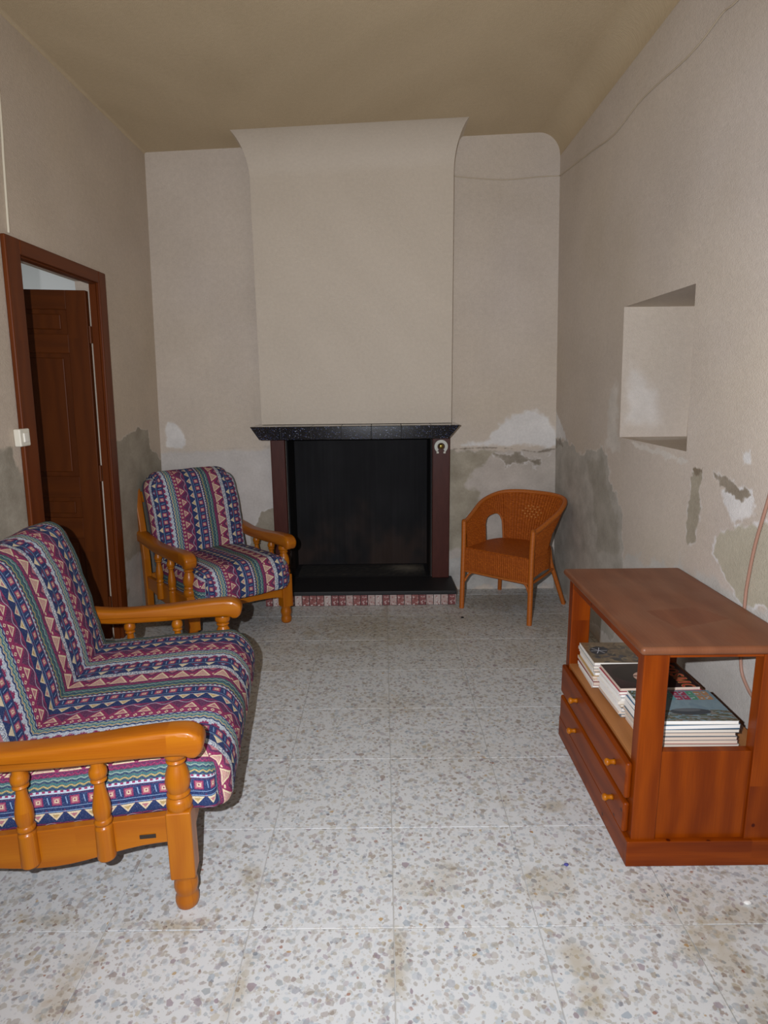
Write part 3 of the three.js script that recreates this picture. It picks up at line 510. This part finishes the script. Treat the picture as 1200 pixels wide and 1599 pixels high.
// ---------------------------------------------------------------- sofa and armchair
// a cushion lying flat: x across the stripes, y up is its face, z front; uv in metres, stripes along z
function cushion(hx, hy, hz, r0, o = {}) {
  const g = new THREE.BoxGeometry(2 * hx, 2 * hy, 2 * hz, Math.max(30, Math.round(hx * 70)), 14, 44), p = g.attributes.position, n = g.attributes.normal, uv = g.attributes.uv;
  for (let i = 0; i < p.count; i++) {
    let x = p.getX(i), y = p.getY(i), z = p.getZ(i); const nx = n.getX(i), nzz = n.getZ(i);
    let u = x, v = z; if (Math.abs(nx) > 0.5) u = Math.sign(nx) * (hx + (hy - y)); else if (Math.abs(nzz) > 0.5) v = Math.sign(nzz) * (hz + (hy - y));
    uv.setXY(i, u + (o.u0 ?? 0), v + (o.v0 ?? 0));
    const fx = x / hx, fy = y / hy, fz = z / hz;
    const r = fy > 0 ? r0 : r0 + (Math.min(r0, 0.035) - r0) * Math.min(1, -fy * 1.3);
    const ix = clamp(x, -(hx - r), hx - r), iy = clamp(y, -(hy - Math.min(r, hy * 0.98)), hy - Math.min(r, hy * 0.98)), iz = clamp(z, -(hz - r), hz - r);
    const d = [x - ix, y - iy, z - iz], l = Math.hypot(...d) || 1, rm = Math.max(Math.abs(d[0]), Math.abs(d[1]), Math.abs(d[2]));
    const ry = Math.min(r, hy * 0.98);
    x = ix + d[0] / l * r; y = iy + d[1] / l * ry; z = iz + d[2] / l * r; if (rm === 0) { x = ix; y = iy; z = iz; }
    // plan corners at one end
    if (o.R1) { const R = o.R1, a = Math.abs(x) - (hx - R), b = (o.endSign ?? -1) * z - (hz - R); if (a > 0 && b > 0) { const m = Math.max(a, b), q = Math.hypot(a, b), s = m / q; x = Math.sign(x) * (hx - R + a * s); z = (o.endSign ?? -1) * (hz - R + b * s); } }
    const bul = (1 - fx * fx * fx * fx) * (1 - fz * fz * fz * fz);
    y += (fy > 0 ? 1 : 0.3) * fy * bul * (o.puff ?? 0.02);
    const w = o.wrinkle ?? 0.004; const q = fbm(x * 7 + (o.u0 ?? 0) * 9, z * 9, y * 5) * w;
    y += q * 1.4; x += q * 0.6 * Math.sign(fx); z += nz(x * 11, y * 14, 3) * w * 0.7;
    if (o.bend) [x, y, z] = o.bend(x, y, z, fx, fy, fz);
    p.setXYZ(i, x, y, z);
  }
  return smoothNormals(g);
}
const legProfileFoot = [[0.0, 0], [0.026, 0.0], [0.031, 0.006], [0.0335, 0.018], [0.033, 0.032], [0.028, 0.042], [0.030, 0.050], [0.0345, 0.066], [0.0335, 0.082], [0.0275, 0.096], [0.031, 0.103], [0.031, 0.110]];
const legProfileTop = [[0.030, 0.318], [0.034, 0.322], [0.0365, 0.333], [0.0355, 0.346], [0.031, 0.354], [0.026, 0.356], [0.026, 0.359], [0.032, 0.362], [0.033, 0.367], [0.0285, 0.373], [0.0285, 0.376], [0.033, 0.386], [0.0352, 0.402], [0.033, 0.423], [0.027, 0.443], [0.0215, 0.455], [0.0205, 0.461], [0.027, 0.464], [0.0275, 0.468], [0.0225, 0.471], [0.0225, 0.474], [0.030, 0.479], [0.033, 0.489], [0.031, 0.502]];
const spindleProfile = [[0, 0.20], [0.0225, 0.20], [0.025, 0.205], [0.0235, 0.295], [0.0225, 0.302], [0.0175, 0.304], [0.0175, 0.308], [0.023, 0.311], [0.0245, 0.318], [0.021, 0.325], [0.0185, 0.327], [0.0215, 0.335], [0.024, 0.35], [0.0235, 0.366], [0.0195, 0.392], [0.0145, 0.418], [0.0135, 0.434], [0.0145, 0.437], [0.021, 0.440], [0.021, 0.444], [0.0165, 0.447], [0.0165, 0.449], [0.0225, 0.454], [0.024, 0.464], [0.022, 0.476], [0.017, 0.484], [0.017, 0.5]];
function makeSeat(root, W, D, opt) {
  const lx = W / 2 - 0.035, fz = D / 2, bz = -D / 2;
  const S = (g, x, z) => { g.translate(x, 0, z); return g; };
  for (const sx of [-1, 1]) {
    part(root, 'leg', [S(lathe(legProfileFoot), sx * lx, fz), rbox(0.07, 0.214, 0.07, sx * lx, 0.215, fz, 0.006, 'y'), S(lathe(legProfileTop), sx * lx, fz)], M.pine);
    // back post, leaning and slightly curved: outline in (z, y)
    const pts = [[bz - 0.045, 0], [bz + 0.005, 0], [bz + 0.012, 0.2], [bz + 0.008, 0.4], [bz - 0.025, 0.62], [bz - 0.072, 0.835], [bz - 0.085, 0.85], [bz - 0.108, 0.852], [bz - 0.122, 0.838], [bz - 0.078, 0.62], [bz - 0.045, 0.4], [bz - 0.04, 0.2]];
    const pg = extrude(pts, 0.042, 0.005); pg.rotateY(-Math.PI / 2); pg.translate(sx * (lx + 0.008), 0, 0); part(root, 'back_post', grainUV(pg, 'y', sx + 3), M.pine);
    // side rail with a belly
    const rl = []; for (let i = 0; i <= 16; i++) { const t = i / 16; rl.push([bz + 0.005 + t * (D - 0.03), 0.205 - 0.035 * Math.pow(Math.sin(Math.PI * clamp(t * 1.08 - 0.02, 0, 1)), 2) + 0.02 * t]); }
    rl.push([fz - 0.025, 0.308], [bz + 0.005, 0.285]);
    const rg = extrude(rl, 0.026, 0.003); rg.rotateY(-Math.PI / 2); rg.translate(sx * (lx + 0.008), 0, 0); const rail = part(root, 'side_rail', grainUV(rg, 'z', sx + 6), M.pine);
    if (opt.plate && sx < 0) part(rail, 'maker_plate', rbox(0.003, 0.012, 0.044, -lx - 0.0225, 0.25, fz - 0.088, 0.001), mat({ color: rgb(46, 36, 28), roughness: 0.4 }), 'small dark oblong plate');
    for (const dz of [0.2, 0.4]) part(root, 'spindle', S(lathe(spindleProfile), sx * (lx + 0.026), fz - dz), M.pine);
    // armrest: wavy board, fat rounded nose
    const a = [[bz - 0.07, 0.575], [bz - 0.02, 0.578], [bz + 0.1, 0.565], [-0.1, 0.552], [0.08, 0.558], [fz - 0.08, 0.573], [fz + 0.02, 0.577], [fz + 0.062, 0.568], [fz + 0.083, 0.545], [fz + 0.082, 0.515], [fz + 0.066, 0.494], [fz + 0.045, 0.492], [fz + 0.02, 0.50], [fz - 0.1, 0.501], [0.08, 0.494], [-0.1, 0.493], [bz + 0.1, 0.503], [bz - 0.02, 0.512], [bz - 0.05, 0.514]];
    const cv = new THREE.CatmullRomCurve3(a.map(([z, y]) => new THREE.Vector3(z, y, 0)), true, 'catmullrom', 0.5).getPoints(90).slice(0, -1).map((q) => [q.x, q.y]);
    const ag = extrude(cv, 0.072, 0.014); ag.rotateY(-Math.PI / 2); ag.translate(sx * (lx + 0.014), 0, 0); part(root, 'armrest', grainUV(toCreasedNormals(ag, 0.7), 'z', sx + 9), M.pine);
  }
  // front rail with an arched lower edge
  const fr = []; for (let i = 0; i <= 20; i++) { const t = i / 20; fr.push([-lx + 0.03 + t * (2 * lx - 0.06), 0.168 + 0.03 * Math.pow(Math.sin(Math.PI * t), 0.5)]); }
  fr.push([lx - 0.03, 0.312], [-lx + 0.03, 0.312]);
  const fg = extrude(fr, 0.026, 0.003); fg.translate(0, 0, fz + 0.006); part(root, 'front_rail', grainUV(fg, 'x', 2), M.pine);
  part(root, 'back_rail', rbox(2 * lx - 0.03, 0.09, 0.024, 0, 0.25, bz - 0.015, 0.004), M.pine);
  for (const [y, z] of [[0.52, bz - 0.045], [0.79, bz - 0.1]]) part(root, 'back_slat', rbox(2 * lx - 0.03, 0.07, 0.02, 0, y, z, 0.004), M.pine);
  const cw = lx - 0.006;
  const sg = cushion(cw, 0.085, 0.35, 0.078, { u0: opt.u0, v0: 0.05, puff: 0.018, wrinkle: 0.005, R1: 0.09, endSign: 1, bend: (x, y, z, fx, fy, fz2) => [x, y + 0.02 * sstep(-0.3, 0.3, z) - 0.035 * sstep(0.24, 0.40, z), z] });
  sg.translate(0, 0.354, fz - 0.212); part(root, 'seat_cushion', sg, M.fabric, 'patterned seat cushion in blue, red and cream stripes');
  const bg = cushion(cw + (opt.wide ?? 0.004), 0.07, 0.315, 0.062, { u0: opt.u0 + 0.0, v0: 0.2, puff: 0.03, wrinkle: 0.006, R1: opt.corner ?? 0.13, endSign: -1, bend: (x, y, z) => { const t = (0.315 - z) / 0.63; return [x, y - (opt.lean ?? 0.05) * Math.max(0, t - 0.55) ** 1.5 * 4, z]; } });
  bg.rotateX(Math.PI / 2 - 0.2); bg.translate(opt.shift ?? 0, 0.655, bz + 0.06); part(root, 'back_cushion', bg, M.fabric, 'patterned back cushion in blue, red and cream stripes');
}
{
  const s = thing('wooden_sofa', 'two-seat turned pine sofa with striped patterned cushions in the left foreground', 'sofa', [-0.978, 0, -2.041], 97 * Math.PI / 180);
  makeSeat(s, 1.10, 0.66, { u0: 0.13, plate: true, corner: 0.08, lean: 0.01 });
  const a = thing('wooden_armchair', 'turned pine armchair with striped patterned cushions between door and fireplace', 'armchair', [-1.085, 0, -3.86], 39.7 * Math.PI / 180);
  makeSeat(a, 0.69, 0.66, { u0: 0.02, wide: 0.006, shift: 0.012 });
}

// ---------------------------------------------------------------- wicker chair
function weave() {          // strand colour varies from strand to strand; the relief is bump and geometry
  const N = 256, per = 256 / 7;
  const f = (i, j) => { const k = Math.floor(j / 10.667), t = (j % 10.667) / 10.667 - 0.5, s = i / per * Math.PI + k * Math.PI; return clamp(Math.sqrt(Math.max(0, 1 - 3.2 * t * t)) * (0.6 + 0.4 * Math.cos(s)), 0, 1); };
  return [dataTex(N, N, (i, j) => { const k = Math.floor(j / 10.667), m = nz(k * 3.7, i * 0.03) * 34 + nz(Math.floor(i / per) * 5.3, k * 2.1, 6) * 22; return [168 + m, 84 + m * 0.8, 18 + m * 0.45]; }, true, [1 / 0.098, 1 / 0.098]), dataTex(N, N, (i, j) => { const v = 255 * f(i, j); return [v, v, v]; }, false, [1 / 0.098, 1 / 0.098])];
}
const [weaveMap, weaveBump] = weave();
M.wicker = mat({ map: weaveMap, bumpMap: weaveBump, bumpScale: 0.003, roughness: 0.5, specularIntensity: 0.5 });
const wrapTex = (bumpy) => dataTex(64, 64, (i, j) => { const t = ((j + i * 0.35) % 16) / 16 - 0.5, h = Math.sqrt(Math.max(0, 1 - 3.4 * t * t)); if (bumpy) return [255 * h, 255 * h, 255 * h]; const m = nz(Math.floor((j + i * 0.35) / 16) * 3.3, 0.5) * 24; return [184 + m, 100 + m * 0.8, 26 + m * 0.5]; }, !bumpy, [1 / 0.04, 1 / 0.028]);
M.wrap = mat({ map: wrapTex(false), bumpMap: wrapTex(true), bumpScale: 0.0016, roughness: 0.45 });
{
  const w = thing('wicker_armchair', 'brown wicker tub armchair in the corner right of the fireplace', 'chair', [0.875, 0, -4.052], -40.5 * Math.PI / 180);
  const base = new THREE.CatmullRomCurve3([[-0.235, 0, 0.235], [-0.232, 0, 0.1], [-0.222, 0, -0.03], [-0.165, 0, -0.15], [0, 0, -0.195], [0.165, 0, -0.15], [0.222, 0, -0.03], [0.232, 0, 0.1], [0.235, 0, 0.235]].map(V));
  const rim = new THREE.CatmullRomCurve3([[-0.25, 0, 0.24], [-0.272, 0, 0.10], [-0.288, 0, -0.06], [-0.225, 0, -0.225], [0, 0, -0.29], [0.225, 0, -0.225], [0.288, 0, -0.06], [0.272, 0, 0.10], [0.25, 0, 0.24]].map(V));
  const SY = 0.415, H = (s) => 0.592 + 0.152 * Math.pow(Math.sin(Math.PI / 2 * clamp((Math.min(s, 1 - s) - 0.01) / 0.45, 0, 1)), 1.45);
  const at = (s, t, off = 0) => {
    const f = Math.pow(t, 1.5), a = base.getPoint(s), b = rim.getPoint(s), p = a.clone().lerp(b, f); p.y = SY + (H(s) - SY) * t;
    if (off) { const q = base.getPoint(Math.min(1, s + 0.01)).sub(base.getPoint(Math.max(0, s - 0.01))); const n = new THREE.Vector3(-q.z, 0, q.x).normalize(); p.addScaledVector(n, off); } return p;
  };
  const SA = 0.215, SB = 0.37, HT = 0.62, hole = (s) => { const m = Math.min(s, 1 - s); if (m <= SA || m >= SB) return 0; const q = 2 * (m - SA) / (SB - SA) - 1; return HT * Math.pow(1 - Math.pow(Math.abs(q), 3.2), 1 / 3.2); };
  // shell: columns run from seat (or top of the side opening) to the rim, two skins
  const ss = []; for (let i = 0; i <= 492; i++) ss.push(i / 492); for (const e of [SA, SB]) for (const d of [-0.0004, 0.0004, 0.001, 0.002, 0.004, -0.001, -0.002, -0.004]) { ss.push(e + d, 1 - e - d); } ss.sort((a, b) => a - b);
  const rows = 14, pos = [], uv = [], idx = [];
  for (const off of [-0.006, 0.006]) { const o0 = pos.length / 3; ss.forEach((s, i) => { const t0 = hole(s); for (let j = 0; j <= rows; j++) { const t = t0 + (1 - t0) * j / rows, rib = 0.0055 * Math.pow(Math.abs(Math.cos(s * 82 * Math.PI)), 0.6), p = at(s, t, off + Math.sign(off) * rib); pos.push(p.x, p.y, p.z); uv.push(s * 1.15, (p.y - SY)); } }); for (let i = 0; i + 1 < ss.length; i++) for (let j = 0; j < rows; j++) { const a = o0 + i * (rows + 1) + j, b = a + rows + 1; idx.push(a, b, b + 1, a, b + 1, a + 1); } }
  const sg = new THREE.BufferGeometry(); sg.setAttribute('position', new THREE.Float32BufferAttribute(pos, 3)); sg.setAttribute('uv', new THREE.Float32BufferAttribute(uv, 2)); sg.setIndex(idx); sg.computeVertexNormals();
  part(w, 'backrest', sg, M.wicker, 'woven tub back running into the arms');
  const rp = []; for (let i = 0; i <= 40; i++) rp.push(at(i / 40, 1).toArray()); part(w, 'rim', [tube(rp, 0.0155, 140, 10)], M.wrap);
  for (const sgn of [0, 1]) { const hp = []; for (let i = 0; i <= 30; i++) { const m = SA + (SB - SA) * (i / 30), s = sgn ? 1 - m : m; hp.push(at(s, i === 0 || i === 30 ? 0 : Math.max(hole(s), 0)).toArray()); } part(w, 'opening_edge', [tube(hp, 0.008, 70, 8)], M.wrap); }
  // open diamond motif in the middle of the back
  const motif = []; for (let a = -4; a <= 4; a++) for (let b = -3; b <= 3; b++) { if (Math.abs(a) / 4.5 + Math.abs(b) / 3.6 > 1 || (a + b) % 2) continue; const p = at(0.5 + a * 0.0105, 0.62 + b * 0.052, 0.0105), q = at(0.5 + a * 0.0105, 0.62 + b * 0.052, 0.02).sub(p); const g = new RoundedBoxGeometry(0.013, 0.006, 0.004, 1, 0.0015); g.rotateY(Math.atan2(q.x, q.z)); g.translate(p.x, p.y, p.z); motif.push(g); }
  part(w, 'back_motif', motif, mat({ color: rgb(214, 150, 82), roughness: 0.5 }), 'pale woven diamond');
  // seat and apron
  const seatPts = []; for (let i = 0; i <= 48; i++) { const p = base.getPoint(i / 48); seatPts.push(new THREE.Vector2(p.x, -p.z)); }
  const seatG = new THREE.ExtrudeGeometry(new THREE.Shape(seatPts), { depth: 0.02, bevelEnabled: true, bevelSize: 0.008, bevelThickness: 0.008, bevelSegments: 3 }); seatG.rotateX(-Math.PI / 2); seatG.translate(0, SY - 0.018, 0);
  part(w, 'seat', seatG, M.wicker);
  const apron = (f, u0, u1, y0, name) => { const p = [], u = [], id = [], n = Math.round((u1 - u0) * 430), m = 6; for (let i = 0; i <= n; i++) for (let j = 0; j <= m; j++) { const t = i / n, q = f(t, 0.0055 * Math.pow(Math.abs(Math.cos((u0 + (u1 - u0) * t) / 0.014 * Math.PI)), 0.6)), yb = y0(t), y = yb + (SY + 0.008 - yb) * j / m; p.push(q[0], y, q[1]); u.push(u0 + (u1 - u0) * t, y); } for (let i = 0; i < n; i++) for (let j = 0; j < m; j++) { const a = i * (m + 1) + j, b = a + m + 1; id.push(a, b, b + 1, a, b + 1, a + 1); } const g = new THREE.BufferGeometry(); g.setAttribute('position', new THREE.Float32BufferAttribute(p, 3)); g.setAttribute('uv', new THREE.Float32BufferAttribute(u, 2)); g.setIndex(id); g.computeVertexNormals(); part(w, name, g, M.wicker); };
  apron((t, e) => [-0.24 + 0.48 * t, 0.247 + e + 0.012 * Math.sin(Math.PI * t)], 0, 0.48, (t) => 0.268 + 0.012 * Math.sin(Math.PI * t), 'front_apron');
  apron((t, e) => { const p = base.getPoint(t), k = 1.02 + e / 0.23; return [p.x * k, p.z * k]; }, 0, 1.15, (t) => 0.29 + 0.015 * Math.sin(Math.PI * t * 3) ** 2, 'side_apron');
  for (const s of [-1, 1]) {
    part(w, 'leg', [tube([[s * 0.252, 0.0, 0.252], [s * 0.25, 0.2, 0.248], [s * 0.248, 0.42, 0.244], [s * 0.25, 0.598, 0.24]], 0.0165, 30, 12), ...rodCaps([[s * 0.252, 0.012, 0.252], [s * 0.25, 0.598, 0.24]], 0.0165)], M.wrap);
    part(w, 'leg', [tube([[s * 0.25, 0.0, -0.25], [s * 0.222, 0.14, -0.205], [s * 0.19, 0.3, -0.155], [s * 0.18, 0.4, -0.14]], 0.015, 24, 10), ...rodCaps([[s * 0.25, 0.012, -0.25]], 0.015)], M.wrap);
    part(w, 'side_stretcher', tube([[s * 0.245, 0.262, 0.24], [s * 0.225, 0.262, 0.02], [s * 0.2, 0.262, -0.165]], 0.009, 16, 8), M.wrap);
    part(w, 'brace', tube([[s * 0.24, 0.19, 0.24], [s * 0.2, 0.25, 0.225], [s * 0.1, 0.275, 0.215]], 0.008, 16, 8), M.wrap);
  }
  part(w, 'front_stretcher', tube([[-0.245, 0.262, 0.236], [0, 0.262, 0.24], [0.245, 0.262, 0.236]], 0.009, 16, 8), M.wrap);
  part(w, 'back_stretcher', tube([[-0.2, 0.262, -0.165], [0, 0.262, -0.175], [0.2, 0.262, -0.165]], 0.009, 16, 8), M.wrap);
}

// ---------------------------------------------------------------- low cabinet with open shelf
const CX = 0.98, CZ = -2.075;
{
  const c = thing('low_cabinet', 'orange-brown pine television cabinet with open shelf and two drawers', 'cabinet', [CX, 0, CZ]);
  const B = (x0, x1, y0, y1, z0, z1, r = 0.004, axis) => rbox(x1 - x0, y1 - y0, z1 - z0, (x0 + x1) / 2 - CX, (y0 + y1) / 2, (z0 + z1) / 2 - CZ, r, axis);
  { const g = B(0.735, 1.212, 0.711, 0.737, -2.472, -1.672, 0.012, 'z'), p = g.attributes.position, uv = g.attributes.uv; for (let i = 0; i < p.count; i++) uv.setXY(i, (p.getX(i) + CX - 0.735) / 0.477, (p.getZ(i) + CZ + 2.472) / 0.8); part(c, 'top', g, M.cabinetTop); }
  const zs = [[-1.745, -1.70], [-2.44, -2.395]];
  for (const [z0, z1] of zs) {
    part(c, 'post', B(0.756, 0.832, 0.085, 0.711, z0, z1, 0.004, 'y'), M.cabinet);
    part(c, 'post', B(1.108, 1.2, 0.085, 0.711, z0, z1, 0.004, 'y'), M.cabinet);
    part(c, 'side_panel', B(0.83, 1.11, 0.085, 0.384, z0 + 0.006, z1 - 0.009, 0.003, 'y'), M.cabinet);
    part(c, 'side_rail', B(0.83, 1.11, 0.692, 0.711, z0 + 0.004, z1 - 0.004, 0.002, 'x'), M.cabinet);
  }
  part(c, 'front_rail', B(0.758, 0.78, 0.672, 0.711, -2.396, -1.744, 0.003, 'z'), M.cabinet);
  part(c, 'back_rail', B(1.17, 1.196, 0.672, 0.711, -2.396, -1.744, 0.003, 'z'), M.cabinet);
  part(c, 'shelf', B(0.757, 1.196, 0.338, 0.352, -2.396, -1.744, 0.002, 'z'), M.shelf);
  part(c, 'back_panel', B(1.18, 1.196, 0.085, 0.338, -2.396, -1.744, 0.002, 'z'), M.cabinet);
  part(c, 'drawer_divider', B(0.758, 0.79, 0.196, 0.216, -2.396, -1.744, 0.002, 'z'), M.cabinet);
  part(c, 'plinth', [B(0.742, 1.208, 0, 0.088, -1.72, -1.69, 0.004, 'x'), B(0.742, 1.208, 0, 0.088, -2.452, -2.422, 0.004, 'x'), B(0.742, 0.768, 0, 0.088, -2.43, -1.71, 0.004, 'z'), B(1.18, 1.206, 0, 0.088, -2.43, -1.71, 0.004, 'z')], M.cabinet);
  for (const [y0, y1] of [[0.214, 0.337], [0.096, 0.2]]) {
    const d = part(c, 'drawer', [B(0.736, 0.757, y0, y1, -2.428, -1.722, 0.009, 'z'), B(0.757, 1.1, y0 + 0.01, y1 - 0.012, -2.39, -1.75, 0.002, 'z')], M.cabinet);
    for (const z of [-2.215, -1.815]) { const k = lathe([[0, 0.034], [0.008, 0.033], [0.012, 0.028], [0.0125, 0.023], [0.008, 0.016], [0.0075, 0.006], [0.011, 0.0], [0, 0]], 16); k.rotateZ(Math.PI / 2); k.translate(0.7365 - CX, (y0 + y1) / 2 + 0.008, z - CZ); part(d, 'knob', k, M.pine, 'small turned honey-coloured knob'); }
  }
}

// ---------------------------------------------------------------- magazines on the shelf
function coverArt(kind) {
  const [c, x] = canvas(384, 288);            // long side across
  const grad = (a, b) => { x.fillStyle = a; x.fillRect(0, 0, 384, 288); for (let i = 0; i < 60; i++) { x.globalAlpha = 0.25; x.fillStyle = b; x.beginPath(); x.ellipse(rnd() * 384, rnd() * 288, rr(10, 70), rr(6, 30), rnd() * 3, 0, 7); x.fill(); } x.globalAlpha = 1; };
  if (kind === 'garden') {
    grad('#7d939c', '#93a4aa'); for (let i = 0; i < 700; i++) { x.fillStyle = ['#2f3a1e', '#4c5a2a', '#23291a', '#5f6a3a', '#6b5a3a'][Math.floor(rnd() * 5)]; const a = rnd() * 6.28, r = Math.sqrt(rnd()) * 95; x.fillRect(40 + Math.cos(a) * r, 70 + Math.sin(a) * r, rr(2, 12), rr(2, 7)); }
    for (let i = 0; i < 300; i++) { x.fillStyle = ['#6d6350', '#7d7466', '#58604a', '#8a8274'][Math.floor(rnd() * 4)]; x.fillRect(rnd() * 384, rr(190, 288), rr(5, 40), rr(2, 9)); }
    x.fillStyle = '#4e5356'; x.beginPath(); x.ellipse(210, 205, 90, 30, 0, 0, 7); x.fill(); x.fillStyle = '#6c7173'; x.beginPath(); x.ellipse(200, 190, 62, 14, 0, 0, 7); x.fill();
    const cols = ['#5f9c9c', '#5f9c9c', '#a8445c', '#a8445c', '#5f9a78', '#b98a62', '#b98a62']; for (const row of [0, 1]) cols.forEach((q, i) => { x.fillStyle = q; x.fillRect(128 + i * 35, 12 + row * 44, 30, 38); x.fillStyle = '#b9c6c8'; x.fillRect(138 + i * 35, 20 + row * 44 + (i % 3) * 6, 10, 8); if ((i + row) % 2) x.fillRect(128 + i * 35, 30 + row * 44, 8, 10); });
  } else if (kind === 'face') {
    grad('#2a1c1e', '#3a2226'); x.fillStyle = '#120c0e'; x.beginPath(); x.ellipse(150, 130, 130, 110, 0, 0, 7); x.fill(); x.fillStyle = '#d6b09a'; x.beginPath(); x.ellipse(190, 170, 80, 70, 0.2, 0, 7); x.fill();
    x.fillStyle = '#3a2420'; for (const s of [-26, 26]) { x.beginPath(); x.ellipse(150 + s, 150, 13, 6, 0, 0, 7); x.fill(); } x.fillStyle = '#a8565a'; x.beginPath(); x.ellipse(148, 216, 20, 8, 0, 0, 7); x.fill(); x.fillStyle = '#c39a84'; x.fillRect(145, 160, 8, 34);
    x.save(); x.translate(300, 12); x.rotate(Math.PI / 2); x.font = 'bold 84px sans-serif'; x.fillStyle = '#c23440'; x.fillText('COSMO', 0, 0); x.strokeStyle = '#c8a050'; x.lineWidth = 3; x.strokeText('COSMO', 0, 0); x.restore();
  } else {
    grad('#7d6a50', '#5a4c3c'); for (let i = 0; i < 120; i++) { x.fillStyle = ['#23262e', '#3a3f4a', '#8f7f62', '#4d4436'][Math.floor(rnd() * 4)]; x.globalAlpha = 0.7; x.beginPath(); x.ellipse(rr(20, 380), rr(20, 280), rr(4, 34), rr(3, 18), rnd() * 3, 0, 7); x.fill(); } x.globalAlpha = 1;
    x.fillStyle = '#1d2230'; x.beginPath(); x.ellipse(70, 120, 46, 60, 0.4, 0, 7); x.fill(); x.strokeStyle = '#cfd3d8'; x.lineWidth = 4; for (let i = 0; i < 6; i++) { x.beginPath(); x.moveTo(70, 120); x.lineTo(70 + Math.cos(i) * 44, 120 + Math.sin(i) * 44); x.stroke(); } x.fillStyle = '#6f86a4'; x.fillRect(270, 20, 100, 26);
  }
  return c;
}
{
  const art = {}; for (const k of ['garden', 'face', 'still']) art[k] = mat({ map: tex(coverArt(k)), roughness: 0.28, clearcoat: 0.4, clearcoatRoughness: 0.15 });
  const plain = ['#c9c3b4', '#8a2f35', '#3a4a68', '#d8d2c2', '#2d2b2c', '#6f7f8a', '#b08a4a', '#446a86', '#a53a4a', '#e0dcd2', '#55606a', '#7a4a5a'].map((q) => mat({ color: q, roughness: 0.32 }));
  const pageMats = [mat({ color: rgb(232, 228, 218), roughness: 0.85 }), mat({ color: rgb(222, 214, 200), roughness: 0.85 }), mat({ color: rgb(238, 236, 230), roughness: 0.85 }), mat({ color: rgb(214, 196, 178), roughness: 0.85 })];
  const ordinal = ['bottom', 'second', 'third', 'fourth', 'fifth', 'sixth', 'seventh', 'eighth', 'ninth', 'tenth'];
  const stacks = [
    { x: 0.955, z: -1.858, n: 8, top: 'garden', h: [0.0125, 0.011, 0.014, 0.0125], name: 'nearest magazine stack', desc: 'garden-cover magazine on top of the nearest stack in the cabinet', turn: 0 },
    { x: 0.938, z: -2.068, n: 9, top: 'face', h: [0.010, 0.012, 0.013, 0.011], name: 'middle magazine stack', desc: 'magazine with a face and red title on top of the middle stack', turn: 0.02 },
    { x: 0.925, z: -2.268, n: 8, top: 'still', h: [0.012, 0.014, 0.012], name: 'farthest magazine stack', desc: 'brown-cover magazine on top of the farthest stack in the cabinet', turn: -0.03 },
  ];
  for (const s of stacks) {
    let y = 0.3525;
    for (let i = 0; i < s.n; i++) {
      const t = s.h[i % s.h.length], top = i === s.n - 1, w = rr(0.272, 0.288), d = s.n === 8 && s.top === 'garden' ? rr(0.196, 0.202) : rr(0.186, 0.194);
      const m = thing('magazine', top ? s.desc : `magazine with pale page edges, ${ordinal[i]}${i ? ' from the bottom' : ''} of the ${s.name}`, 'magazine', [s.x + rr(-0.006, 0.006), y, s.z + rr(-0.003, 0.003)], s.turn + rr(-0.022, 0.022), 'magazines stacked on the cabinet shelf');
      const pm = pageMats[Math.floor(rnd() * 4)], cm = plain[Math.floor(rnd() * plain.length)];
      part(m, 'pages', rbox(w - 0.004, t - 0.0016, d - 0.003, 0.001, t / 2, 0, 0.0008), pm);
      const fit = (g) => { const p = g.attributes.position, uv = g.attributes.uv; for (let q = 0; q < p.count; q++) uv.setXY(q, p.getX(q) / w + 0.5, 0.5 - p.getZ(q) / d); return g; };
      part(m, 'cover', fit(rbox(w, 0.0009, d, 0, t - 0.0004, 0, 0.0003)), top ? art[s.top] : cm);
      part(m, 'back_cover', fit(rbox(w, 0.0009, d, 0, 0.0004, 0, 0.0003)), cm);
      part(m, 'spine', rbox(0.0012, t - 0.0004, d, -w / 2, t / 2, 0, 0.0004), [pm, pm, cm, pageMats[2]][Math.floor(rnd() * 4)]);
      y += t + 0.0004;
    }
  }
}

// ---------------------------------------------------------------- bits on the floor
function crumb(name, x, z, r, col, label, category) { const g = new THREE.IcosahedronGeometry(r, 1), p = g.attributes.position; for (let i = 0; i < p.count; i++) { const q = 1 + 0.35 * nz(p.getX(i) / r * 2 + x * 9, p.getY(i) / r * 2, p.getZ(i) / r * 2); p.setXYZ(i, p.getX(i) * q * 1.3, p.getY(i) * q * 0.6, p.getZ(i) * q); } g.computeVertexNormals(); g.translate(x, r * 0.5, z); single(name, g, mat({ color: col, roughness: 0.8 }), label, category); }
crumb('charcoal_crumb', 0.502, -3.835, 0.008, rgb(20, 18, 18), 'tiny black crumb of charcoal on the floor before the wicker chair', 'crumb');
crumb('plaster_chip', 1.04, -1.545, 0.008, rgb(236, 236, 232), 'white plaster chip on the floor near the front of the cabinet', 'chip');
crumb('blue_chip', 0.56, -1.70, 0.006, rgb(72, 72, 140), 'tiny blue scrap on the terrazzo before the cabinet', 'scrap');

renderer.render(scene, camera);
